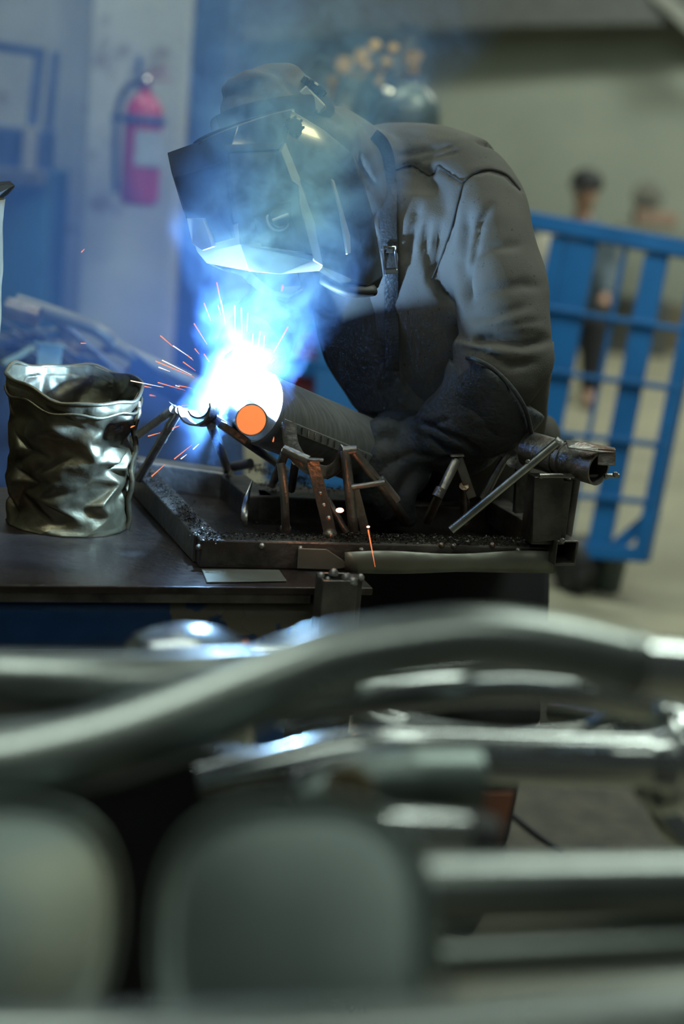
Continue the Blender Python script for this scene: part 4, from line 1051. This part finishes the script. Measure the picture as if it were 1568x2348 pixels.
# tall crumpled sheet bin at the left edge, behind the bucket
sb0 = P(-78, 1150, 2.75); zb = .8
t = thing('scrap_tin', Vector((sb0.x, sb0.y, .8)), 'tall crumpled tin with bent flap cut by the left edge of the picture', 'tin')
V = []; F = []; n1, n2 = 40, 40; top = P(-70, 440, 2.75).z
for i in range(n2 + 1):
    z = .8 + (top - .8) * i / n2
    for j in range(n1):
        th = 2 * math.pi * j / n1; r = .062 + .006 * noise.noise(Vector((math.cos(th) * 2, math.sin(th) * 2, z * 16)))
        c0 = Vector((P(-84, 1000, 2.75).x, sb0.y, 0)); V.append(Vector((c0.x + r * math.cos(th) , c0.y + r * math.sin(th), z)))
for i in range(n2):
    for j in range(n1):
        k = (j + 1) % n1; F.append((i * n1 + j, i * n1 + k, (i + 1) * n1 + k, (i + 1) * n1 + j))
o = mesh('shell', V, F, 'drip', t); s = o.modifiers.new('s', 'SOLIDIFY'); s.thickness = .002
fl_ = [P(-60, 470, 2.72), P(-10, 462, 2.70), P(20, 440, 2.66), P(34, 424, 2.64), P(22, 414, 2.66), P(-20, 418, 2.72), P(-60, 425, 2.75)]
slab('bent_flap', fl_, -UP * .004, 'sheet', t)

# ------------------------------------------------------------------ muffler being welded
mu = thing('muffler', MA, 'new steel muffler with ribbed seam being welded, held by the gauntlet', 'muffler')
RM = 83 / FPX * 2.60
mside = (RT - MX * RT.dot(MX)).normalized()
LM = (MB_ - MA).length
L1 = (MB_ - MA).length
prof = [(RM * .2, -.001), (RM * .93, 0.0), (RM * .97, -.004), (RM * 1.03, -.005), (RM * 1.04, .004), (RM * 1.0, .008), (RM * 1.0, L1 + .02), (RM * .9, L1 + .03), (RM * .3, L1 + .05)]
lathe('shell', MA, MX, prof, 'brushed', mu, n=64)
# ribbed lock seam
sdn = (-UP * .35 + RT * .45 - FW * .8); sdn = (sdn - MX * sdn.dot(MX)).normalized()
sdt = MX.cross(sdn).normalized()
s0 = MA + sdn * (RM + .001)
sm_ = bar('lock_seam', s0 + MX * .010, s0 + MX * (L1 - .02), .016, .004, 'brushed', mu, up=tuple(sdn), bw=.001)
for k in range(15):
    q = s0 + sdn * .003 + MX * (.020 + k * .0165)
    bar('seam_notch', q - sdt * .0055 - MX * .003, q + sdt * .0055 + MX * .003, .0022, .0022, 'chrome', sm_, up=tuple(sdn), bw=0)
# inlet pipe and its orange plug
pe0 = P(548, 944, 2.585); pe1 = P(576, 963, 2.50)
pdir = (pe1 - pe0).normalized()
tube('inlet_pipe', [pe0 - pdir * .03, pe1], .0262, 'steel_shiny', mu, n=40, hollow=.002)
lathe('orange_plug', pe1 - pdir * .006, pdir, [(.0235, 0), (.0240, .003), (.0235, .0062), (.015, .0072), (.001, .0075)], 'orange', mu, n=40)
# oval clamp end beyond the glove, small chrome dome
lathe('outlet_collar', MA + MX * (L1 - .04) + UP * .008, MX, [(RM * .98, 0), (RM * 1.04, .01), (RM * 1.04, .03), (RM * .9, .04)], 'brushed', mu, n=40)

# ------------------------------------------------------------------ scrap bin left behind the bucket
bn = thing('scrap_bin', Z(200, 1150, 0), 'dark blue sheet bin of steel offcuts behind the tin bucket', 'bin')
DB = 3.75
def quad(name, pts, m, parent, th=.01):
    return slab(name, [P(*q) for q in pts], FW * th, m, parent)
q0 = P(-60, 815, DB); q1 = P(492, 985, DB)
quad('front_panel', [(-80, 840, DB), (120, 835, DB), (295, 860, DB), (300, 800, DB - .02), (420, 900, DB), (540, 1010, DB), (560, 1140, DB), (-80, 1140, DB)], 'dark_blue_steel', bn)
quad('back_panel', [(-80, 740, DB + .5), (430, 880, DB + .5), (560, 1010, DB + .5), (560, 1140, DB + .5), (-80, 1140, DB + .5)], 'dark_blue_steel', bn)
for x in (20, 480):
    p_ = P(x, 1120, DB + .25); bar('leg', p_, Vector((p_.x, p_.y, 0)), .05, .3, 'dark_blue_steel', bn)
lt = tube('scrap_pipe', [P(38, 690, DB - .02), P(215, 752, DB - .02), P(262, 790, DB), P(300, 812, DB), P(460, 885, DB + .02)], .018, 'sheet', None, n=16, sm=3); tag(lt, 'long pale pipe lying diagonally across the scrap heap', 'pipe')
lt = tube('scrap_pipe', [P(15, 705, DB - .1), P(90, 728, DB - .1)], .026, 'mild_grey', None, n=16, hollow=.003); tag(lt, 'short dark open pipe at the upper end of the scrap heap', 'pipe')
random.seed(21)
for k in range(26):
    x = rnd(0, 270); y = 735 + x * .28 + rnd(0, 70); a_ = rnd(-.5, .5) + .3; ln = rnd(.06, .16)
    q = P(x, y, DB + rnd(.0, .3)); v = (RT * math.cos(a_) - UP * math.sin(a_) + FW * rnd(-.5, .5)).normalized()
    m_ = random.choice(['mild', 'mild_grey', 'dark_blue_steel', 'mild', 'sheet'])
    o = bar('scrap_bar', q - v * ln, q + v * ln, rnd(.012, .035), rnd(.004, .02), m_, None)
    w_ = {'mild': 'dark', 'mild_grey': 'grey', 'dark_blue_steel': 'blue-black', 'sheet': 'pale'}[m_]
    tag(o, w_ + ' flat steel offcut in the heap behind the bucket', 'offcut', w_ + ' flat offcuts heaped in the blue bin')
cy = thing('bracket_plate', P(112, 810, DB - .2), 'pale cyan bent bracket plate standing up from the scrap', 'bracket')
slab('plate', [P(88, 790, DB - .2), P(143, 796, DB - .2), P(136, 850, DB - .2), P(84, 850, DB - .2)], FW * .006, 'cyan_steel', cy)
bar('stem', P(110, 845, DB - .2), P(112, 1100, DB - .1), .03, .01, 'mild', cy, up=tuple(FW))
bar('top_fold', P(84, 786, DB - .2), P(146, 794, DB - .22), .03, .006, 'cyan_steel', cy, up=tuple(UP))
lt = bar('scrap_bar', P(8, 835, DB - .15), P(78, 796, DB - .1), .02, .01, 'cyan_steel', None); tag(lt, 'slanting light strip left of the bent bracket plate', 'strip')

# ------------------------------------------------------------------ foreground exhaust parts
FG = 'exhaust pipes in the foreground'
def fpipe(name, label, cat, pts, rad, m='steel', hollow=.0, sm=8, n=28, parent=None, ry=None):
    o = tube(name, [P(*q) for q in pts], rad, m, parent, n=n, sm=sm if len(pts) > 2 else 0, hollow=hollow, ry=ry)
    if cat: tag(o, label, cat)
    return o
# large bent pipe across the picture
bp_ = thing('exhaust_pipe', P(700, 1540, 1.25), 'large satin S-bent exhaust pipe rising from left edge to right flange', 'pipe')
fpipe('bent_tube', 0, 0, [(-160, 1792, 1.20), (60, 1755, 1.21), (260, 1705, 1.22), (430, 1645, 1.23), (600, 1575, 1.24), (760, 1512, 1.25), (930, 1478, 1.26), (1100, 1462, 1.27), (1270, 1480, 1.28), (1450, 1522, 1.29)], [.0320, .0320, .0315, .031, .030, .028, .0258, .0250, .0250, .0250], parent=bp_)
fpipe('end_flange', 0, 0, [(1432, 1518, 1.288), (1462, 1525, 1.29)], .0268, parent=bp_, sm=0)
fpipe('coupling_sleeve', 0, 0, [(1462, 1530, 1.29), (1720, 1550, 1.31)], .0250, 'steel_shiny', parent=bp_)
fpipe('exhaust_pipe', 'straight grey pipe at left edge under the purple-lit dome', 'pipe', [(-150, 1562, 1.42), (250, 1570, 1.42), (560, 1560, 1.46), (800, 1530, 1.5)], .029)
fpipe('exhaust_pipe', 'scratched pipe rising between the straight pipe and the big bent one', 'pipe', [(-150, 1715, 1.34), (150, 1690, 1.35), (330, 1650, 1.36), (470, 1585, 1.38), (620, 1540, 1.42), (760, 1515, 1.46)], .020)
# domed muffler behind, catching the arc
fm = thing('muffler', P(430, 1500, 1.75), 'domed muffler end catching violet light behind the left pipes', 'muffler')
dc = P(435, 1520, 1.75); zt2 = P(435, 1440, 1.75).z
lathe('shell', Vector((dc.x, dc.y, zt2 - .30)), (0, 0, 1), [(.078, 0), (.080, .005), (.080, .255), (.077, .270), (.068, .284), (.05, .293), (.02, .299), (.002, .30)], 'steel_shiny', fm, n=48)
fpipe('exhaust_pipe', 'short bright tube right of the violet-lit dome', 'pipe', [(560, 1500, 1.85), (760, 1490, 1.9)], .013, 'steel_shiny', n=20)
fpipe('exhaust_pipe', 'pipe with white highlight directly beneath the big bent pipe', 'pipe', [(640, 1625, 1.52), (850, 1598, 1.50), (1050, 1574, 1.48), (1200, 1568, 1.48), (1340, 1584, 1.48), (1480, 1612, 1.50)], .0195, 'steel_shiny')
fpipe('exhaust_pipe', 'thin bright tube under the highlighted pipe, left end open', 'pipe', [(805, 1640, 1.80), (950, 1672, 1.80)], .0145, 'steel_shiny', hollow=.0015)
fpipe('exhaust_pipe', 'short dull tube left of the thin bright tube', 'pipe', [(660, 1640, 1.78), (770, 1655, 1.78)], .015, 'steel')
tp = thing('exhaust_pipe', P(1250, 1690, 1.76), 'twin bright tubes merging into the flared collar at right edge', 'pipe')
fpipe('tube_run', 0, 0, [(930, 1668, 1.77), (1060, 1690, 1.76), (1200, 1700, 1.75), (1340, 1688, 1.73), (1420, 1655, 1.71), (1490, 1628, 1.68)], .017, 'steel_shiny', parent=tp)
fpipe('tube_run', 0, 0, [(1180, 1708, 1.74), (1300, 1712, 1.72), (1420, 1692, 1.70), (1510, 1650, 1.68)], .016, 'steel_shiny', parent=tp)
lathe('flared_collar', P(1500, 1735, 1.62), (RT * .93 - UP * .06 + FW * .30), [(.026, -.012), (.050, -.006), (.057, 0), (.060, .010), (.058, .022), (.044, .030), (.030, .034)], 'steel_shiny', tp, n=48)
# straight pipe ending in the collar
sp2 = thing('exhaust_pipe', P(1000, 1735, 1.55), 'long straight shiny pipe running right to a round end, mid foreground', 'pipe')
fpipe('tube_run', 0, 0, [(450, 1792, 1.50), (640, 1752, 1.52), (820, 1722, 1.54), (1000, 1728, 1.56), (1250, 1738, 1.57), (1525, 1742, 1.58)], [.016, .018, .022, .0265, .0275, .0275], 'steel_shiny', parent=sp2)
lathe('round_end', P(1528, 1742, 1.58), (RT * 1 - UP * .02), [(.028, -.02), (.033, -.004), (.035, .006), (.030, .014)], 'steel_shiny', sp2, n=36)
# Y-collector with brown stain
yc = thing('collector', P(920, 1800, 1.35), 'grey Y-shaped collector with brown heat stain above the front muffler', 'collector')
fpipe('cone', 0, 0, [(700, 1840, 1.33), (800, 1800, 1.34), (930, 1790, 1.36), (1085, 1790, 1.38)], [.014, .022, .030, .031], 'muffler_skin', parent=yc)
fpipe('branch', 0, 0, [(660, 1800, 1.34), (760, 1765, 1.36), (880, 1748, 1.38)], [.010, .014, .016], 'steel_shiny', parent=yc)
lathe('stain_patch', P(800, 1812, 1.315), -FW, [(.012, -.006), (.022, -.003), (.018, .001)], 'drip', yc, n=20)
ip = thing('inlet_stub', P(970, 1900, 1.25), 'short bright stub pipe with collar right of the front muffler top', 'pipe')
fpipe('tube_run', 0, 0, [(780, 1890, 1.20), (1060, 1912, 1.24)], .0165, 'steel_shiny', parent=ip)
fpipe('collar', 0, 0, [(1050, 1925, 1.30), (1120, 1935, 1.31)], .024, 'rubber', parent=ip, n=32)
# big oval mufflers in front, end caps turned to the viewer
def oval_muffler(lab, x, y, d_, rx, ry, ax, e):
    c_ = P(x, y, d_); mt = thing('muffler', c_, lab, 'muffler')
    t_ = ax.normalized(); X = (RT - t_ * RT.dot(t_)).normalized(); Y = t_.cross(X); n = 64; V = []; F = []
    prof = [(.05, -.002), (.80, -.002), (.90, .000), (.925, -.002), (.955, -.010), (.985, -.010), (1.0, -.004), (1.0, .012), (.975, .016), (.97, .30), (.9, .31), (.1, .312)]
    for r, h in prof:
        for j in range(n):
            th = 2 * math.pi * j / n; cs, sn = math.cos(th), math.sin(th)
            V.append(c_ + t_ * h + X * (math.copysign(abs(cs) ** e, cs) * rx * r) + Y * (math.copysign(abs(sn) ** e, sn) * ry * r))
    for i in range(len(prof) - 1):
        for j in range(n): k = (j + 1) % n; F.append((i * n + j, i * n + k, (i + 1) * n + k, (i + 1) * n + j))
    F.append(tuple(range(n))); F.append(tuple(range((len(prof) - 1) * n, len(prof) * n)))
    return mesh('shell', V, F, 'muffler_skin', mt)
oval_muffler('large oval muffler with rounded bright rim, centre foreground', 672, 2130, 1.00, .090, .086, FW * .75 - Vector((0, 0, 1)) * .45 + RT * .16, .72)
oval_muffler('greenish oval muffler at the lower left edge', 20, 2110, 1.06, .076, .084, FW * .75 - Vector((0, 0, 1)) * .45 - RT * .15, .78)
pcx = box('gap_shade_panel', (-.27, 1.42, .76), (.60, .03, .30), 'rubber', bw=.004); tag(pcx, 'added black panel standing for shade behind the foreground mufflers', 'crate')  # added black panel painting shade into the gap between mufflers
fpipe('exhaust_pipe', 'thick dark-sided horizontal pipe right of the front muffler', 'pipe', [(965, 2040, 1.10), (1700, 2030, 1.16)], .0245, 'steel')
fpipe('exhaust_pipe', 'second horizontal pipe below, half in shadow, at lower right', 'pipe', [(1000, 2195, 1.12), (1700, 2160, 1.15)], .018, 'steel')
fpipe('exhaust_pipe', 'nearest pipe running along the bottom edge, light grey', 'pipe', [(-200, 2425, .82), (300, 2420, .82), (800, 2402, .83), (1200, 2370, .84), (1800, 2318, .86)], .0235, 'steel')
fpipe('exhaust_pipe', 'curved bright pipe dropping at the right edge over the floor', 'pipe', [(1500, 1800, 1.9), (1512, 1850, 1.9), (1545, 1900, 1.9), (1610, 1950, 1.9)], .017, 'steel_shiny')
fpipe('hanger_hook', 'tiny curled wire hook above the bottom pipe', 'hook', [(1002, 2240, 1.1), (1022, 2222, 1.1), (1040, 2222, 1.1)], .0022, 'steel_shiny', n=10)
# items behind: cut pipe on the floor trolley, cloth rag
fpipe('exhaust_pipe', 'open pipe offcut lying behind the twin tubes near the right', 'pipe', [(1275, 1630, 2.3), (1385, 1652, 2.22)], .020, 'steel', hollow=.002)
o = slab('metal_tab', [P(1240, 1600, 2.5), P(1275, 1604, 2.5), P(1283, 1640, 2.5), P(1265, 1662, 2.5), P(1238, 1662, 2.5)], FW * .004, 'sheet', None); tag(o, 'small pale metal tab beside the welder\'s trouser leg', 'tab')
o = slab('rusty_plate', [P(1088, 1818, 1.9), P(1178, 1818, 1.9), P(1150, 1950, 1.9), P(1120, 1950, 1.9)], FW * .006, 'rust', None); tag(o, 'rust-orange tapered plate between the pipes at right', 'plate')
# rack carrying all this
tray = thing('parts_trolley', Vector((0, 1.1, 0)), 'steel parts trolley beneath the foreground mufflers', 'trolley')
box('tray', (-.10, 1.05, .612), (1.1, .55, .016), 'mild', tray, bw=.003)
for sx in (-.6, .40):
    for sy in (.82, 1.28):
        bar('leg', (sx, sy, 0), (sx, sy, .605), .03, .03, 'mild', tray, up=(0, 1, 0))
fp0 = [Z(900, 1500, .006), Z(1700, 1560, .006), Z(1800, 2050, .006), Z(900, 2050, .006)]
o = slab('shaded_floor_slab', fp0, Vector((0, 0, -.006)), mat('dirty_shaded_floor', (.085, .075, .058), .85, col2=(.05, .045, .036), scale=14, bump=.4, bscale=50), None); tag(o, 'dark slab for grimy, shaded floor under the right-hand pipes', 'shaded slab')  # added slab; dirt and table shade put into its dark colour
bsx = box('parts_bin', (P(435, 1520, 1.75).x, P(435, 1520, 1.75).y, (zt2 - .30) / 2), (.26, .22, zt2 - .302), 'rubber', bw=.004); tag(bsx, 'black upright box under the domed muffler', 'box')
# dark floor joint drawn as a thin tube, and strip at right
tag(tube('floor_joint_line', [Z(1160, 1855, .012), Z(1220, 1905, .012), Z(1290, 1955, .012)], .006, 'rubber', None, n=8, sm=4), 'thin dark joint line in the floor at the right', 'joint')
structure(bar('trim_9', Z(1262, 1310, 0.0) + Vector((0, 0, 0)), Z(1262, 1310, 0.0) + Vector((0, 0, .5)), .05, .03, 'sheet', up=(0, 1, 0)))

# ------------------------------------------------------------------ sparks
random.seed(3)
spx = [((497, 648), (510, 712), 'o', 2.45), ((468, 695), (483, 735), 'o', 2.5), ((507, 690), (517, 745), 'w', 2.5), ((445, 742), (475, 790), 'o', 2.5),
 ((368, 770), (397, 795), 'o', 2.5), ((397, 793), (440, 822), 'w', 2.5), ((500, 700), (506, 722), 'o', 2.5), ((538, 700), (540, 790), 'w', 2.5), ((553, 705), (555, 780), 'w', 2.5),
 ((660, 750), (627, 808), 'o', 2.45), ((648, 655), (646, 668), 'o', 2.3), ((357, 828), (445, 865), 'o', 2.5), ((372, 826), (440, 860), 'w', 2.5), ((364, 842), (390, 852), 'w', 2.5),
 ((300, 873), (375, 888), 'w', 2.5), ((362, 877), (425, 895), 'o', 2.5), ((332, 886), (348, 889), 'o', 2.5), ((344, 906), (357, 908), 'o', 2.4), ((420, 830), (448, 850), 'o', 2.5),
 ((410, 884), (440, 890), 'o', 2.5), ((340, 1000), (368, 992), 'o', 2.5), ((396, 982), (412, 976), 'o', 2.5), ((348, 1092), (378, 1065), 'o', 2.5), ((400, 1052), (440, 1020), 'o', 2.5),
 ((443, 1030), (456, 1018), 'w', 2.5), ((415, 1052), (428, 1042), 'w', 2.5), ((300, 980), (310, 976), 'o', 2.5), ((186, 787), (198, 787), 'o', 2.5), ((187, 578), (194, 571), 'o', 2.5),
 ((447, 800), (457, 812), 'o', 2.5), ((430, 815), (443, 826), 'o', 2.5), ((568, 718), (566, 760), 'w', 2.5), ((596, 760), (590, 815), 'w', 2.5), ((606, 770), (601, 830), 'w', 2.5),
 ((580, 765), (577, 840), 'w', 2.5), ((628, 825), (620, 834), 'o', 2.5), ((610, 815), (603, 835), 'w', 2.5), ((302, 978), (308, 976), 'o', 2.5), ((403, 884), (412, 887), 'w', 2.5),
 ((626, 1012), (628, 1002), 'o', 2.42), ((844, 1215), (860, 1300), 'o', 2.45), ((417, 930), (432, 929), 'o', 2.5), ((468, 812), (480, 830), 'o', 2.5)]
for (a_, b_, c_, d_) in spx:
    A_, B_ = P(*a_, d_), P(*b_, d_ + .04)
    w_ = .0005 if c_ == 'w' else .00055
    o = tube('spark', [A_, A_.lerp(B_, .4), B_], [w_ * 1.25, w_, w_ * .3], 'spark_white' if c_ == 'w' else 'spark_orange', None, n=6)
    tag(o, ('white-hot' if c_ == 'w' else 'glowing orange') + ' thin spark flying from the welding arc', 'spark', ('white' if c_ == 'w' else 'orange') + ' sparks around the arc')
for x, y, r in ((779, 1170, .0062), (844, 1208, .0025)):
    o = lathe('ember', P(x, y, 2.47), -FW, [(r * .4, 0), (r, r * .4), (r * .9, r * .8), (r * .2, r)], 'ember', None, n=14, ry=.6, side=tuple(RT))
    tag(o, 'bright pink-white ember hanging by the lit flat bar' if r > .005 else 'tiny orange ember just above the front rail', 'ember')
o = lathe('arc_plasma', ARC, -FW, [(.002, -.008), (.008, -.004), (.009, .002), (.002, .009)], 'arc', None, n=16)
tag(o, 'blinding white welding arc at the pipe end', 'arc')

# ------------------------------------------------------------------ smoke
def smoke(name, lo, hi, label, dens, kind):
    c_ = (Vector(lo) + Vector(hi)) / 2; sz = Vector(hi) - Vector(lo)
    V, F = box_data(Vector((0, 0, 0)), Vector((1, 0, 0)), Vector((0, 1, 0)), Vector((0, 0, 1)), *sz)
    m = bpy.data.materials.new(name + '_volume'); m.use_nodes = True; nt = m.node_tree; N = nt.nodes; L = nt.links; N.clear()
    out = N.new('ShaderNodeOutputMaterial'); vs = N.new('ShaderNodeVolumeScatter'); vs.inputs['Color'].default_value = (0.19, 0.40, 1.0, 1)
    vs.inputs['Anisotropy'].default_value = 0.0
    L.new(vs.outputs[0], out.inputs['Volume'])
    def math_(op, a, b=None, c=None, clamp=False):
        n = N.new('ShaderNodeMath'); n.operation = op; n.use_clamp = clamp
        for i, v in enumerate((a, b, c)):
            if v is None: continue
            if isinstance(v, (int, float)): n.inputs[i].default_value = v
            else: L.new(v, n.inputs[i])
        return n.outputs[0]
    tc = N.new('ShaderNodeTexCoord'); sep = N.new('ShaderNodeSeparateXYZ')
    off = N.new('ShaderNodeVectorMath'); off.operation = 'ADD'; off.inputs[1].default_value = tuple(c_ - ARC)   # coordinates from the arc
    L.new(tc.outputs['Object'], off.inputs[0])
    nz = N.new('ShaderNodeTexNoise'); nz.inputs['Scale'].default_value = 7.0; nz.inputs['Detail'].default_value = 2
    L.new(off.outputs[0], nz.inputs['Vector'])
    sub = N.new('ShaderNodeVectorMath'); sub.operation = 'SUBTRACT'; sub.inputs[1].default_value = (.5, .5, .5); L.new(nz.outputs['Color'], sub.inputs[0])
    scl = N.new('ShaderNodeVectorMath'); scl.operation = 'SCALE'; scl.inputs['Scale'].default_value = .16; L.new(sub.outputs[0], scl.inputs[0])
    wv = N.new('ShaderNodeVectorMath'); wv.operation = 'ADD'; L.new(off.outputs[0], wv.inputs[0]); L.new(scl.outputs[0], wv.inputs[1])
    L.new(wv.outputs[0], sep.inputs[0]); X, Y, Zz = sep.outputs
    fb_ = N.new('ShaderNodeTexNoise'); fb_.inputs['Scale'].default_value = 15; fb_.inputs['Detail'].default_value = 4; fb_.inputs['Roughness'].default_value = .6; fb_.inputs['Distortion'].default_value = 1.0
    L.new(wv.outputs[0], fb_.inputs['Vector'])
    fx = N.new('ShaderNodeMapRange'); fx.inputs[1].default_value = .42; fx.inputs[2].default_value = .72; L.new(fb_.outputs['Fac'], fx.inputs[0])
    if kind == 'plume':
        # centre line drifts right and toward the camera, radius grows with height
        cx_ = math_('MULTIPLY_ADD', Zz, .16, .018); cy_ = math_('MULTIPLY_ADD', Zz, -.45, -.01)
        dx = math_('SUBTRACT', X, cx_); dy = math_('SUBTRACT', Y, cy_)
        rr = math_('SQRT', math_('ADD', math_('MULTIPLY', dx, dx), math_('MULTIPLY', dy, dy)))
        za = math_('MAXIMUM', Zz, 0.0)
        rad = math_('MULTIPLY_ADD', za, .26, .085)
        g_ = math_('SUBTRACT', 1.0, math_('DIVIDE', rr, rad), clamp=True)
        g_ = math_('SMOOTH_MIN', math_('MULTIPLY', g_, 1.6), 1.0, .3)
        low = N.new('ShaderNodeMapRange'); low.inputs[1].default_value = -.13; low.inputs[2].default_value = .02; L.new(Zz, low.inputs[0])
        top_f = N.new('ShaderNodeMapRange'); top_f.inputs[1].default_value = .20; top_f.inputs[2].default_value = .62; top_f.inputs[3].default_value = 1; top_f.inputs[4].default_value = .16; L.new(Zz, top_f.inputs[0])
        g_ = math_('MULTIPLY', math_('MULTIPLY', g_, low.outputs[0]), top_f.outputs[0])
        d_ = math_('MULTIPLY', math_('MULTIPLY', g_, math_('MULTIPLY_ADD', fx.outputs[0], 1.5, .08)), dens)
    else:
        d_ = None; vs.inputs['Density'].default_value = dens
    if d_ is not None: L.new(d_, vs.inputs['Density'])
    MAT[m.name] = m
    o = mesh(name, V, F, m, None, smooth=False); o.location = c_
    tag(o, label, 'smoke', None, 'stuff')
    return o
sm1 = smoke('smoke_plume', ARC + Vector((-.22, -.50, -.16)), ARC + Vector((.36, .12, .80)), 'blue-white welding smoke rising from the arc past the helmet', 12.0, 'plume')
sm2 = smoke('smoke_haze', ARC + Vector((-.75, .12, -.10)), ARC + Vector((.02, 1.6, 1.0)), 'thin bluish haze drifting behind the arc toward the pillar', .21, 'haze')
